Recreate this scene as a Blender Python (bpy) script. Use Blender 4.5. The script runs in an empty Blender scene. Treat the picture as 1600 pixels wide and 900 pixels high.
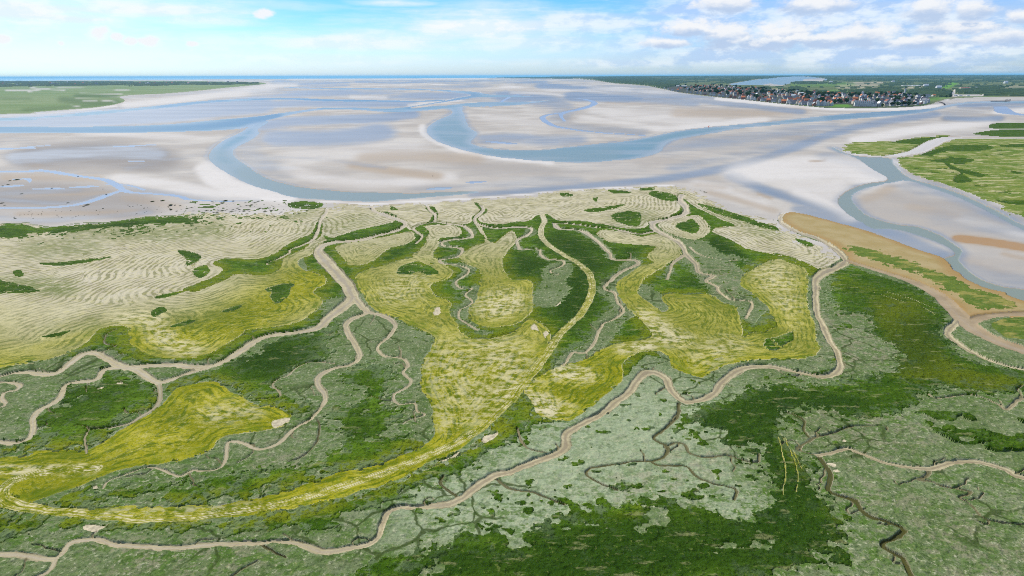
import bpy, math, random
import numpy as np
from mathutils import Matrix, Vector

random.seed(7)
scene = bpy.context.scene
COL = scene.collection

# ------------------------------------------------------------------ camera
F = 888.0                      # focal length in photo pixels (1600 wide)
H = 100.0                      # drone height above the marsh
PITCH = math.atan(331.5 / F)
ROLL = math.atan(0.0030)
cp, sp = math.cos(PITCH), math.sin(PITCH)
R0 = np.array([1.0, 0, 0]); U0 = np.array([0, sp, cp]); FW = np.array([0, cp, -sp])
RR = R0 * math.cos(ROLL) - U0 * math.sin(ROLL)
UU = U0 * math.cos(ROLL) + R0 * math.sin(ROLL)
cam_d = bpy.data.cameras.new('camera')
cam = bpy.data.objects.new('camera', cam_d); COL.objects.link(cam)
cam_d.sensor_width = 36.0
cam_d.lens = 36.0 * F / 1600.0
cam_d.clip_start = 1.0
cam_d.clip_end = 600000.0
M = Matrix.Identity(4)
for r in range(3):
    M[r][0] = RR[r]; M[r][1] = UU[r]; M[r][2] = -FW[r]
M[2][3] = H
cam.matrix_world = M
scene.camera = cam


def ray(u, v):
    """direction of the view ray through a photo point (depth 1 along the axis)"""
    a = (np.asarray(u, float) - 800.0) / F
    b = (450.0 - np.asarray(v, float)) / F
    return [FW[k] + RR[k] * a + UU[k] * b for k in range(3)]


def ground(u, v, z=0.0):
    """where that ray meets the level ground; returns x, y, metres per pixel"""
    d = ray(u, v)
    t = (H - z) / -d[2]
    return d[0] * t, d[1] * t, t / F


def project(x, y, z=0.0):
    p = [x, y, z - H]
    dep = sum(p[k] * FW[k] for k in range(3))
    a = sum(p[k] * RR[k] for k in range(3)) / dep
    b = sum(p[k] * UU[k] for k in range(3)) / dep
    return 800.0 + F * a, 450.0 - F * b


def vh(u):                     # photo row of the horizon at column u
    a = (np.asarray(u, float) - 800.0) / F
    b = -(FW[2] + RR[2] * a) / UU[2]
    return 450.0 - F * b


# ------------------------------------------------------------------ noise
def _hash(ix, iy, seed):
    h = (ix.astype(np.int64) * 374761393 + iy.astype(np.int64) * 668265263 + seed * 982451653) & 0xFFFFFFFF
    h = ((h ^ (h >> 13)) * 1274126177) & 0xFFFFFFFF
    h = h ^ (h >> 16)
    return (h & 0xFFFF).astype(np.float32) / 65535.0


def vnoise(x, y, seed=0):      # smooth value noise, about -1..1
    xi = np.floor(x); yi = np.floor(y)
    fx = (x - xi).astype(np.float32); fy = (y - yi).astype(np.float32)
    fx = fx * fx * (3 - 2 * fx); fy = fy * fy * (3 - 2 * fy)
    a = _hash(xi, yi, seed); b = _hash(xi + 1, yi, seed)
    c = _hash(xi, yi + 1, seed); d = _hash(xi + 1, yi + 1, seed)
    return ((a + (b - a) * fx) * (1 - fy) + (c + (d - c) * fx) * fy) * 2 - 1


def fbm(x, y, seed=0, octv=3):
    s = 0; amp = 1.0; tot = 0
    for k in range(octv):
        s = s + amp * vnoise(x * 2 ** k + 17.3 * k, y * 2 ** k - 9.1 * k, seed + k)
        tot += amp; amp *= 0.5
    return s / tot


def sstep(a, b, x):
    t = np.clip((x - a) / (b - a), 0, 1)
    return t * t * (3 - 2 * t)


# ------------------------------------------------------------------ the lattice of the terrain
s = [0.7]
while s[-1] < 14: s.append(s[-1] + 0.45)
while s[-1] < 75: s.append(s[-1] + 0.7)
while s[-1] < 800: s.append(s[-1] + 1.15)
while s[-1] < 1250: s.append(s[-1] + 6.0)
S = np.array(s)
ua = np.arange(-560, -12, 7.0)
ub = np.arange(-8, 1610, 1.3)
uc = np.arange(1612, 2180, 7.0)
UC = np.concatenate([ua, ub, uc])
NR, NC = len(S), len(UC)
UG = np.repeat(UC[None, :], NR, 0)
VG = vh(UC)[None, :] + S[:, None]
X, Y, MPP = ground(UG, VG)
X = X.astype(np.float64); Y = Y.astype(np.float64)
DIST = np.sqrt(X * X + Y * Y)
# natural wobble of every traced outline, in metres on the ground
near = np.clip(1.0 - DIST / 2500.0, 0, 1)
wx = (fbm(X / 9.0, Y / 9.0, 11, 3) * 1.3 + vnoise(X / 1.6, Y / 1.6, 12) * 0.35) * near
wy = (fbm(X / 9.0, Y / 9.0, 21, 3) * 1.3 + vnoise(X / 1.6, Y / 1.6, 22) * 0.35) * near
XW, YW = X + wx, Y + wy
UW, VW = project(XW, YW)
XC, YC = X + wx * 0.45, Y + wy * 0.45        # creeks wobble less


def rows_for(v0, v1):
    lo = v0 - max(vh(-560), vh(2180)); hi = v1 - min(vh(-560), vh(2180))
    return max(0, np.searchsorted(S, lo) - 1), min(NR, np.searchsorted(S, hi) + 1)


def cols_for(u0, u1):
    return max(0, np.searchsorted(UC, u0) - 1), min(NC, np.searchsorted(UC, u1) + 1)


def smooth(pts, closed=False, n=4):
    P = np.array(pts, float)
    m = len(P)
    out = []
    rng = range(m) if closed else range(m - 1)
    for i in rng:
        if closed:
            p0, p1, p2, p3 = P[(i - 1) % m], P[i], P[(i + 1) % m], P[(i + 2) % m]
        else:
            p0, p1, p2, p3 = P[max(i - 1, 0)], P[i], P[i + 1], P[min(i + 2, m - 1)]
        for k in range(n):
            t = k / n
            out.append(0.5 * (2 * p1 + (p2 - p0) * t + (2 * p0 - 5 * p1 + 4 * p2 - p3) * t * t + (3 * p1 - p0 - 3 * p2 + p3) * t ** 3))
    if not closed: out.append(P[-1])
    return np.array(out)


def inside(poly, sm=True):
    """boolean lattice mask of a traced outline"""
    P = smooth(poly, True, 4) if sm else np.array(poly, float)
    res = np.zeros((NR, NC), bool)
    A = P; B = np.roll(P, -1, 0)
    for (x0, y0), (x1, y1) in zip(A, B):
        if y0 == y1: continue
        lo, hi = min(y0, y1), max(y0, y1)
        r0, r1 = rows_for(lo - 9, hi + 9)
        c1 = cols_for(0, max(x0, x1) + 12)[1]
        if r1 <= r0 or c1 <= 0: continue
        v = VW[r0:r1, :c1]; u = UW[r0:r1, :c1]
        m = (v >= lo) & (v < hi)
        xi = x0 + (v - y0) * (x1 - x0) / (y1 - y0)
        res[r0:r1, :c1] ^= (m & (u < xi))
    return res


ST = 3                         # stride of the coarse grids used for wide distance fields
RI = np.minimum(np.arange(0, NR + ST, ST), NR - 1); RI = np.unique(RI)
CI = np.minimum(np.arange(0, NC + ST, ST), NC - 1); CI = np.unique(CI)


def upsample(C):
    """coarse grid -> lattice, bilinear"""
    r = np.interp(np.arange(NR), RI, np.arange(len(RI)))
    c = np.interp(np.arange(NC), CI, np.arange(len(CI)))
    r0 = np.minimum(r.astype(int), len(RI) - 2); c0 = np.minimum(c.astype(int), len(CI) - 2)
    fr = (r - r0)[:, None]; fc = (c - c0)[None, :]
    T = C[r0] * (1 - fr) + C[r0 + 1] * fr
    return T[:, c0] * (1 - fc) + T[:, c0 + 1] * fc


XS, YS = XW[np.ix_(RI, CI)], YW[np.ix_(RI, CI)]
US, VS = UG[np.ix_(RI, CI)], VG[np.ix_(RI, CI)]


def edge_dist(polys, reach_px=170, closed=True):
    """distance in metres to the nearest traced outline, on the lattice"""
    D = np.full(XS.shape, 1e4)
    for poly in polys:
        P = smooth(poly, closed, 2)
        gx, gy, _ = ground(P[:, 0], P[:, 1])
        n = len(P)
        for i in range(n if closed else n - 1):
            j = (i + 1) % n
            ulo, uhi = min(P[i, 0], P[j, 0]) - reach_px, max(P[i, 0], P[j, 0]) + reach_px
            vlo, vhi = min(P[i, 1], P[j, 1]) - reach_px, max(P[i, 1], P[j, 1]) + reach_px
            r0, r1 = rows_for(vlo, vhi); c0, c1 = cols_for(ulo, uhi)
            r0 //= ST; c0 //= ST; r1 = r1 // ST + 1; c1 = c1 // ST + 1
            x = XS[r0:r1, c0:c1]; y = YS[r0:r1, c0:c1]
            if x.size == 0: continue
            ax, ay, bx, by = gx[i], gy[i], gx[j], gy[j]
            dx, dy = bx - ax, by - ay
            L = dx * dx + dy * dy + 1e-9
            t = np.clip(((x - ax) * dx + (y - ay) * dy) / L, 0, 1)
            d = np.hypot(x - ax - t * dx, y - ay - t * dy)
            np.minimum(D[r0:r1, c0:c1], d, out=D[r0:r1, c0:c1])
    return upsample(D)


def strokes_px(lines, closed=False):
    """soft marks: each line is (points, width px, softness px, strength); 0..1 field on the lattice.
    The marks are traced on the photo and so get their size on the ground from there."""
    D = np.zeros(XS.shape)
    vsc = np.clip((VS - vh(US)) / 200.0, 0.25, 1.0)
    for pts, w, soft, k in lines:
        P = smooth(pts, False, 3) if len(pts) > 2 else np.array(pts, float)
        E = np.full(XS.shape, 1e4)
        mg = w + soft * 3
        for i in range(len(P) - 1):
            r0, r1 = rows_for(min(P[i, 1], P[i + 1, 1]) - mg, max(P[i, 1], P[i + 1, 1]) + mg)
            c0, c1 = cols_for(min(P[i, 0], P[i + 1, 0]) - mg * 3, max(P[i, 0], P[i + 1, 0]) + mg * 3)
            r0 //= ST; c0 //= ST; r1 = r1 // ST + 1; c1 = c1 // ST + 1
            u = US[r0:r1, c0:c1]; v = VS[r0:r1, c0:c1]
            if u.size == 0: continue
            ax, ay = P[i]; dx, dy = P[i + 1] - P[i]
            sx = 0.45                     # a mark on the ground looks wider than tall
            L = (dx * sx) ** 2 + dy * dy + 1e-9
            t = np.clip(((u - ax) * dx * sx * sx + (v - ay) * dy) / L, 0, 1)
            d = np.hypot((u - ax - t * dx) * sx, v - ay - t * dy)
            np.minimum(E[r0:r1, c0:c1], d, out=E[r0:r1, c0:c1])
        np.maximum(D, k * (1 - sstep(w * 0.5 - soft * 0.5, w * 0.5 + soft, E)), out=D)
    return upsample(D)

# ------------------------------------------------------------------ traced outlines (photo pixels)
MARSH = [(-560, 352), (0, 349), (30, 347), (82, 354), (120, 348), (175, 346), (215, 339), (260, 336), (285, 334),
         (292, 322), (300, 314), (350, 315), (400, 313), (460, 313), (500, 315), (575, 320), (650, 316), (725, 311), (800, 306),
         (875, 298), (950, 294), (1012, 291), (1062, 291), (1090, 301), (1125, 316), (1162, 332), (1200, 342), (1218, 345),
         (1228, 357), (1262, 369), (1300, 385), (1318, 402), (1325, 410), (1375, 424), (1425, 440), (1462, 458), (1500, 484),
         (1512, 497), (1550, 490), (1600, 487), (2180, 470), (2180, 1500), (-560, 1500)]
DRY0 = [(-560, 353), (0, 350), (30, 348), (82, 355), (120, 349), (175, 347), (215, 340), (260, 337), (285, 335), (292, 323),
        (300, 314), (350, 315), (400, 313), (460, 313), (500, 315), (575, 320), (650, 316), (725, 311), (800, 306),
        (875, 298), (950, 294), (1012, 291), (1062, 291), (1090, 301), (1125, 316), (1162, 332), (1200, 342), (1218, 346),
        (1228, 357), (1262, 371), (1298, 385), (1312, 400), (1298, 414), (1280, 421), (1250, 409), (1200, 396), (1162, 387),
        (1140, 374), (1112, 362), (1125, 354), (1148, 352), (1125, 342), (1100, 330), (1078, 318), (1070, 311), (1060, 312),
        (1062, 325), (1050, 335), (1017, 345), (1007, 355), (980, 357), (940, 350), (905, 345), (870, 344), (857, 335),
        (842, 335), (825, 345), (800, 347), (775, 352), (757, 352), (750, 345), (742, 342), (725, 350), (677, 345), (655, 352),
        (640, 360), (632, 350), (620, 344), (600, 351), (550, 362), (520, 372), (497, 382), (495, 392), (485, 398), (467, 405),
        (465, 412), (472, 420), (492, 426), (507, 432), (507, 445), (492, 455), (500, 465), (502, 477), (482, 495), (450, 507),
        (400, 515), (387, 517), (355, 537), (325, 554), (287, 561), (250, 560), (220, 550), (205, 537), (200, 515), (182, 509),
        (155, 515), (140, 532), (112, 550), (75, 562), (37, 567), (0, 575), (-560, 640)]
GREEN_UP = [(-560, 560), (0, 560), (112, 540), (170, 500), (400, 500), (480, 440), (480, 380), (640, 338), (1060, 297),
            (1200, 380), (1270, 420), (1255, 560), (1040, 545), (960, 600), (830, 640), (760, 650), (680, 640), (685, 560),
            (665, 525), (640, 510), (612, 500), (590, 492), (575, 487), (550, 468), (512, 500), (400, 532), (325, 573),
            (235, 572), (150, 552), (112, 566), (75, 584), (0, 588), (-560, 640)]
G_VALLEY = [(285, 452), (300, 446), (335, 432), (348, 421), (334, 413), (338, 407), (362, 403), (400, 405), (430, 395), (445, 385),
            (467, 372), (487, 364), (494, 347), (503, 347), (501, 368), (486, 379), (471, 390), (453, 398), (441, 406), (440, 417),
            (425, 427), (400, 431), (385, 427), (365, 429), (350, 438), (320, 450), (300, 456)]
G_SHORE = [(-560, 349), (0, 349), (30, 346), (82, 354), (175, 346), (225, 339), (260, 336), (312, 341), (322, 347), (287, 350),
           (225, 352), (175, 357), (125, 362), (50, 366), (0, 374), (-560, 382)]
G_SPOTS = [[(60, 411), (100, 409), (150, 404), (172, 401), (160, 405), (120, 412), (80, 415)],
           [(276, 392), (300, 394), (313, 402), (292, 415), (289, 403)],
           [(300, 422), (322, 414), (327, 426), (310, 434)],
           [(-560, 430), (-40, 436), (0, 438), (30, 445), (52, 450), (0, 458), (-560, 452)], [(20, 424), (33, 422), (36, 430), (24, 431)],
           [(236, 486), (245, 480), (262, 483), (250, 490), (242, 495)], [(265, 511), (285, 504), (306, 500), (290, 508)],
           [(238, 465), (262, 459), (300, 451), (275, 460), (250, 466)], [(65, 526), (90, 521), (112, 515), (95, 524)],
           [(343, 488), (360, 481), (377, 478), (362, 486)], [(424, 459), (434, 446), (452, 446), (450, 460), (436, 473), (424, 470)],
           [(415, 452), (440, 444), (458, 445), (450, 452), (430, 456)],
           [(1090, 318), (1110, 322), (1150, 334), (1180, 344), (1202, 356), (1190, 355), (1150, 342), (1110, 330)],
           [(1175, 345), (1200, 350), (1216, 358), (1208, 359), (1190, 353)],
           [(1205, 395), (1230, 400), (1260, 410), (1285, 422), (1308, 412), (1309, 416), (1283, 429), (1255, 418), (1225, 407)],
           [(1240, 372), (1262, 377), (1272, 383), (1262, 385), (1248, 379)],
           [(950, 296), (975, 298), (985, 301), (960, 302)], [(875, 301), (892, 302), (895, 306), (878, 306)],
           [(955, 335), (980, 330), (1000, 333), (1000, 350), (985, 353), (960, 344)], [(1020, 298), (1050, 303), (1058, 312), (1040, 313), (1015, 305)],
           [(912, 328), (945, 323), (975, 319), (960, 325), (930, 331)], [(927, 310), (935, 308), (930, 315)],
           [(1000, 294), (1022, 293), (1018, 297), (1002, 297)], [(450, 318), (475, 314), (505, 318), (490, 326), (455, 324)],
           [(608, 322), (614, 323), (621, 328), (612, 328)],
           [(505, 368), (522, 371), (550, 361), (600, 350), (617, 344), (612, 336), (590, 333), (605, 331), (630, 343), (634, 348), (622, 357), (595, 366), (550, 374), (520, 380)],
           [(1195, 538), (1200, 530), (1220, 525), (1236, 518), (1238, 531), (1212, 545), (1198, 545)],
           [(1178, 508), (1196, 490), (1208, 495), (1215, 506), (1200, 518), (1180, 517)],
           [(617, 425), (627, 416), (650, 409), (668, 413), (682, 421), (684, 427), (666, 429), (655, 424), (642, 428), (625, 429)],
           [(740, 316), (756, 322), (760, 330), (748, 340), (752, 347), (775, 350), (800, 350), (800, 356), (770, 357), (745, 352), (736, 341), (748, 329)],
           [(664, 325), (676, 322), (684, 332), (680, 346), (670, 345), (676, 335)],
           [(650, 357), (658, 352), (668, 360), (668, 369), (655, 376), (648, 372)],
           ]
Y_WEST = [(525, 386), (540, 380), (587, 372), (617, 366), (640, 362), (650, 369), (637, 380), (612, 387), (595, 397), (580, 410),
          (555, 415), (540, 410), (528, 396)]
Y_CENTRE = [(555, 432), (575, 420), (590, 417), (612, 410), (625, 406), (650, 401), (665, 398), (682, 405), (707, 422), (700, 435), (677, 442), (675, 450),
            (682, 462), (702, 470), (706, 477), (702, 492), (715, 507), (732, 527), (755, 530), (800, 520), (825, 500), (850, 510),
            (862, 530), (855, 548), (837, 575), (815, 603), (800, 622), (775, 650), (750, 674), (725, 697), (675, 722), (625, 748), (550, 771), (500, 786), (450, 796), (400, 802), (350, 809),
            (300, 815), (237, 817), (175, 813), (100, 810), (50, 803), (5, 790), (-60, 770), (-60, 760), (0, 757), (15, 768), (37, 789), (100, 793), (200, 790),
            (287, 792), (350, 786), (400, 776), (450, 765), (500, 750), (550, 735), (600, 722), (650, 702), (672, 688), (680, 675),
            (677, 662), (677, 640), (667, 620), (657, 600), (657, 575), (665, 555), (677, 535), (675, 525), (650, 512), (620, 497),
            (590, 487), (570, 470), (560, 450)]
Y_TONGUE = [(742, 335), (750, 345), (755, 360), (762, 375), (772, 379), (782, 372), (790, 365), (800, 360), (806, 372), (800, 385),
            (792, 392), (784, 410), (790, 425), (800, 436), (822, 437), (833, 447), (832, 475), (822, 497), (800, 509), (790, 510),
            (762, 512), (737, 504), (730, 487), (745, 465), (749, 447), (750, 432), (747, 420), (725, 412), (717, 402), (737, 385),
            (757, 377), (750, 362), (737, 345)]
Y_LOOP = [(655, 359), (675, 351), (707, 352), (722, 362), (712, 370), (687, 372), (685, 385), (675, 400), (690, 408), (665, 412),
          (657, 405), (645, 399), (660, 385), (667, 372)]
Y_EAST = [(815, 607), (825, 625), (837, 647), (862, 657), (887, 657), (912, 645), (940, 622), (970, 600), (972, 575), (980, 562),
          (1000, 551), (1032, 549), (1045, 560), (1050, 575), (1075, 586), (1100, 589), (1125, 575), (1150, 567), (1200, 563),
          (1237, 562), (1262, 560), (1277, 547), (1278, 530), (1270, 500), (1262, 475), (1261, 450), (1260, 425), (1250, 412),
          (1225, 405), (1200, 407), (1175, 420), (1157, 432), (1155, 442), (1165, 452), (1190, 472), (1203, 490), (1205, 512),
          (1195, 517), (1170, 520), (1160, 525), (1157, 507), (1152, 492), (1150, 480), (1127, 472), (1110, 460), (1075, 460),
          (1050, 457), (1032, 462), (1032, 470), (1045, 482), (1035, 487), (1017, 475), (1000, 462), (998, 448), (1005, 440),
          (1025, 425), (1050, 407), (1065, 397), (1062, 382), (1050, 370), (1025, 365), (1000, 369), (975, 362), (940, 359),
          (932, 367), (950, 377), (987, 382), (1022, 385), (1020, 390), (1010, 400), (1020, 410), (1000, 415), (980, 430),
          (960, 445), (980, 480), (1000, 502), (1017, 520), (1012, 530), (975, 535), (940, 547), (910, 562), (875, 570), (837, 590)]
Y_RING = [(1027, 350), (1050, 341), (1087, 336), (1102, 345), (1109, 360), (1095, 372), (1070, 372), (1040, 362)]
G_RING = [(1054, 351), (1070, 346), (1082, 342), (1092, 357), (1080, 364), (1060, 357)]
Y_SOUTHWEST = [(335, 597), (362, 615), (400, 632), (425, 634), (448, 645), (453, 652), (437, 668), (400, 675), (350, 683), (330, 705),
               (287, 720), (225, 726), (175, 742), (125, 760), (75, 775), (37, 789), (10, 782), (4, 768), (-60, 772), (-560, 780),
               (-560, 705), (0, 712), (50, 702), (125, 703), (145, 698), (175, 680), (187, 671), (225, 650), (250, 632), (270, 612), (287, 602)]
G_LOW = [
    [(262, 612), (275, 600), (312, 585), (350, 573), (400, 545), (437, 530), (487, 522), (525, 503), (532, 515), (505, 535), (515, 550),
     (500, 563), (482, 567), (462, 575), (450, 586), (430, 596), (430, 620), (470, 625), (480, 640), (465, 652), (452, 650), (430, 632), (400, 628), (362, 613), (335, 596), (300, 600), (275, 615)],
    [(162, 580), (190, 584), (225, 592), (245, 607), (240, 630), (212, 650), (175, 665), (190, 672), (145, 697), (125, 701), (50, 700), (0, 707), (-560, 720), (-560, 700), (30, 695), (55, 685),
     (62, 650), (75, 640), (105, 622), (107, 607), (150, 600)],
    [(530, 590), (550, 576), (587, 570), (612, 572), (622, 590), (607, 612), (622, 640), (628, 675), (650, 690), (668, 690), (650, 702),
     (600, 722), (550, 735), (500, 750), (450, 765), (400, 776), (350, 786), (287, 792), (200, 790), (100, 793), (37, 790), (75, 775),
     (112, 764), (200, 760), (252, 755), (320, 748), (360, 742), (400, 742), (440, 735), (500, 722), (535, 705), (520, 675), (510, 650), (540, 640), (560, 625), (545, 605)],
    [(-560, 800), (0, 800), (50, 806), (250, 816), (400, 801), (500, 786), (600, 757), (675, 726), (737, 692), (800, 632), (815, 612), (835, 648),
     (872, 665), (850, 664), (815, 668), (790, 690), (775, 705), (725, 732), (650, 770), (600, 792), (525, 825), (475, 830), (400, 835), (325, 837), (225, 835), (175, 825),
     (125, 827), (75, 832), (0, 842), (-560, 850)],
    [(925, 787), (962, 780), (1025, 775), (1062, 775), (1112, 790), (1150, 805), (1200, 795), (1205, 740), (1197, 725), (1190, 702), (1162, 695), (1122, 685), (1120, 675), (1107, 667),
     (1090, 645), (1100, 635), (1150, 620), (1200, 605), (1275, 600), (1325, 594), (1375, 585), (1400, 570), (1400, 550), (1375, 530),
     (1355, 512), (1355, 490), (1320, 487), (1300, 470), (1295, 455), (1300, 425), (1320, 414), (1375, 432), (1420, 447), (1450, 462), (1472, 480),
     (1480, 500), (1470, 520), (1490, 545), (1525, 567), (1600, 585), (1600, 605), (1575, 615), (1525, 610), (1475, 602), (1455, 607), (1425, 635),
     (1412, 645), (1350, 650), (1325, 645), (1270, 637), (1237, 635), (1222, 642), (1220, 675), (1232, 690), (1250, 720), (1268, 757), (1292, 782), (1310, 812), (1312, 837),
     (1300, 862), (1262, 880), (1200, 889), (1100, 925), (700, 960), (400, 1000), (537, 897), (625, 878), (700, 850), (690, 830), (800, 806), (825, 820), (875, 808)],
]
G_BUSH = [(1430, 642), (1500, 645), (1600, 655), (1800, 660), (1800, 705), (1600, 705), (1540, 702), (1490, 690), (1450, 665)]
BANK = [(1218, 340), (1224, 333), (1238, 331), (1262, 335), (1300, 345), (1337, 355), (1375, 367), (1425, 386), (1475, 403), (1490, 420), (1512, 436),
        (1540, 449), (1570, 457), (1600, 469), (1800, 520), (1800, 545), (1600, 500), (1550, 492), (1512, 497), (1500, 484), (1462, 458), (1425, 440),
        (1375, 424), (1325, 410), (1320, 397), (1300, 381), (1275, 370), (1237, 357)]
BANK_GREEN = [(1312, 386), (1337, 384), (1375, 389), (1425, 407), (1462, 417), (1500, 434), (1522, 448), (1560, 458), (1600, 474), (1600, 486), (1550, 488), (1500, 475), (1450, 440), (1400, 421), (1350, 405)]
ISLET = [(1548, 508), (1565, 499), (1600, 496), (1800, 500), (1800, 545), (1600, 531), (1565, 523)]
STRIP = [(1492, 512), (1505, 508), (1530, 524), (1570, 540), (1600, 549), (1800, 585), (1800, 600), (1600, 570), (1550, 558), (1520, 545), (1497, 530)]
DUNE_ISLE = [(1312, 230), (1330, 222), (1387, 220), (1425, 215), (1482, 210), (1470, 218), (1437, 234), (1420, 240), (1390, 243), (1345, 240), (1320, 236)]
DUNES = [(1398, 247), (1440, 240), (1462, 226), (1490, 217), (1560, 214), (1600, 214), (2180, 200), (2180, 440), (1600, 340), (1560, 321), (1500, 298),
         (1460, 284), (1425, 272), (1405, 262)]
G_DUNES = [[(1545, 196), (1552, 192), (1600, 190.5), (2180, 180), (2180, 196), (1600, 200), (1570, 200), (1548, 199)],
           [(1520, 208), (1545, 203), (1575, 201), (1600, 201), (2180, 198), (2180, 213), (1600, 213), (1560, 212)],
           [(1387, 222), (1425, 216), (1482, 212), (1450, 224), (1425, 224), (1410, 223)],
           [(1440, 240), (1475, 228), (1500, 225), (1545, 226), (1550, 232), (1520, 236), (1480, 236), (1450, 243)],
           [(1450, 250), (1490, 245), (1520, 247), (1515, 253), (1480, 254)], [(1490, 262), (1510, 264), (1540, 272), (1530, 276), (1500, 270), (1490, 282), (1500, 285), (1520, 281)],
           [(1475, 252), (1490, 258), (1500, 266), (1485, 262)], [(1556, 312), (1580, 313), (1600, 311), (1640, 314), (1600, 319), (1570, 317)],
           [(1560, 226), (1600, 224), (1600, 230), (1570, 229)]]
SALT_FAR = [(-560, 186), (0, 178), (50, 175), (100, 171), (150, 167), (185, 161), (194, 156), (186, 151), (205, 148), (250, 146),
            (290, 143), (330, 139), (370, 135), (405, 132), (410, 129), (330, 127), (200, 126), (0, 126.5), (-560, 128)]
LAND_E = [(760, 120.5), (800, 122), (900, 123), (925, 125), (960, 130), (985, 131.5), (1012, 134), (1032, 138), (1060, 144), (1100, 149.5), (1150, 154),
          (1200, 159.5), (1250, 164.5), (1290, 168), (1350, 168.5), (1400, 167.5), (1440, 165), (1465, 160), (1480, 156), (1492, 153), (1530, 151), (1600, 151), (2180, 150), (2180, 60), (760, 60)]
BEACH = [(1000, 133.5), (1032, 138), (1060, 144), (1100, 149.5), (1150, 154), (1200, 159.5), (1250, 164.5), (1290, 168), (1350, 168.5), (1400, 167.5), (1440, 165), (1465, 159),
         (1480, 155), (1500, 156), (1476, 161), (1470, 165), (1440, 168.5), (1400, 171.5), (1350, 172), (1290, 171.5), (1250, 168.5), (1200, 164), (1150, 158), (1100, 153), (1060, 147), (1020, 139)]
LAKE = [(1138, 132), (1160, 128), (1180, 125.5), (1200, 124.3), (1230, 122.5), (1262, 122.5), (1290, 125), (1284, 127), (1250, 127.5), (1236, 129),
        (1232, 131), (1215, 133), (1200, 132.5), (1170, 132.8)]
LAKE_SAND = [[(1256, 125.2), (1275, 124), (1287, 124.5), (1284, 127.5), (1265, 128), (1255, 127.5)], [(1193, 132), (1203, 130.5), (1212, 132), (1226, 132.5), (1222, 133.6), (1196, 133.4)]]
SEA = [(-560, 90), (-560, 128), (0, 126), (200, 124.6), (400, 123.2), (600, 122.2), (760, 121.3), (800, 120.6), (860, 119.9), (860, 90)]

# --- tidal water (each outline is one stretch of water)
WATERS = [
    [(-560, 190), (0, 183.5), (125, 175), (200, 169), (275, 161), (325, 156.5), (400, 153), (450, 152), (500, 154), (575, 155.5), (650, 156.5), (690, 155),
     (690, 157), (650, 158.6), (575, 158.4), (500, 157.3), (450, 155), (400, 156), (325, 160), (275, 166), (200, 173), (150, 178.5), (60, 184), (0, 188), (-560, 196)],
    [(-560, 200), (0, 197), (125, 197), (250, 194), (325, 187.5), (400, 181), (430, 177), (460, 173), (490, 169), (520, 167.3), (560, 167.8), (600, 169), (630, 167), (660, 162.5),
     (690, 157.5), (715, 152), (735, 147.5), (690, 142), (650, 140), (570, 139), (520, 139), (450, 136.5), (450, 135.4), (520, 137.5), (570, 137.2), (650, 138.5), (700, 140.5), (745, 143.5), (765, 147),
     (830, 149.5), (800, 151.5), (745, 151.5), (715, 157), (690, 160), (655, 165.5), (690, 164.5), (730, 160.5), (760, 159), (800, 159), (845, 157), (860, 156), (840, 159.5),
     (800, 164), (740, 166), (722, 166), (725, 180), (732, 197), (745, 207), (735, 221), (752, 228), (775, 231), (800, 233), (840, 233), (880, 229), (930, 223.5), (975, 219.5), (1020, 211.5), (1050, 205),
     (1100, 198.5), (1200, 189.5), (1250, 184), (1300, 179), (1350, 175), (1400, 172.5), (1450, 169), (1476, 164), (1500, 160), (1540, 157.6), (1700, 157.5), (1700, 161), (1540, 160), (1500, 163), (1478, 167), (1450, 173.5),
     (1412, 178.5), (1350, 183.5), (1275, 189), (1200, 195), (1150, 200), (1112, 207), (1055, 217), (1038, 226), (1030, 236), (1000, 245), (950, 250), (900, 252), (850, 250), (800, 246), (760, 241),
     (720, 232), (695, 224), (682, 219), (670, 210), (666, 200), (682, 187), (705, 177), (699, 169), (670, 171.5), (630, 174), (600, 174), (560, 171), (520, 170), (490, 172), (460, 177), (430, 184), (400, 192), (385, 198),
     (350, 202), (300, 204), (200, 206), (0, 206.5), (-560, 210)],
    [(405, 188), (372, 207), (345, 220), (327, 237), (328, 250), (350, 266), (375, 280), (400, 290), (425, 297), (455, 306), (500, 310), (575, 313),
     (625, 310), (675, 306), (740, 300), (740, 297), (690, 298), (650, 300), (600, 299), (550, 298), (500, 294), (462, 289), (425, 280), (400, 268), (385, 257), (370, 247),
     (363, 237), (370, 228), (390, 218), (403, 208), (403, 200), (418, 190)],
    [(1300, 228), (1320, 238), (1345, 243), (1390, 246), (1396, 255), (1418, 275), (1460, 288), (1500, 301), (1550, 324), (1600, 350), (1800, 450), (1800, 462), (1600, 358), (1550, 332), (1500, 308), (1460, 294), (1420, 281), (1395, 283), (1370, 288), (1342, 296),
     (1331, 307), (1340, 323), (1362, 338), (1400, 348), (1437, 353), (1470, 366), (1490, 378), (1503, 389), (1500, 402), (1505, 412), (1528, 431), (1562, 444), (1600, 449), (1800, 480), (1800, 510), (1600, 468), (1570, 456),
     (1540, 448), (1512, 434), (1490, 417), (1476, 402), (1493, 394), (1475, 381), (1437, 366), (1400, 357), (1365, 355), (1345, 345), (1328, 334), (1312, 320), (1310, 309), (1325, 296),
     (1350, 286), (1388, 279), (1362, 262), (1337, 245), (1305, 234)],
]
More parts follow.
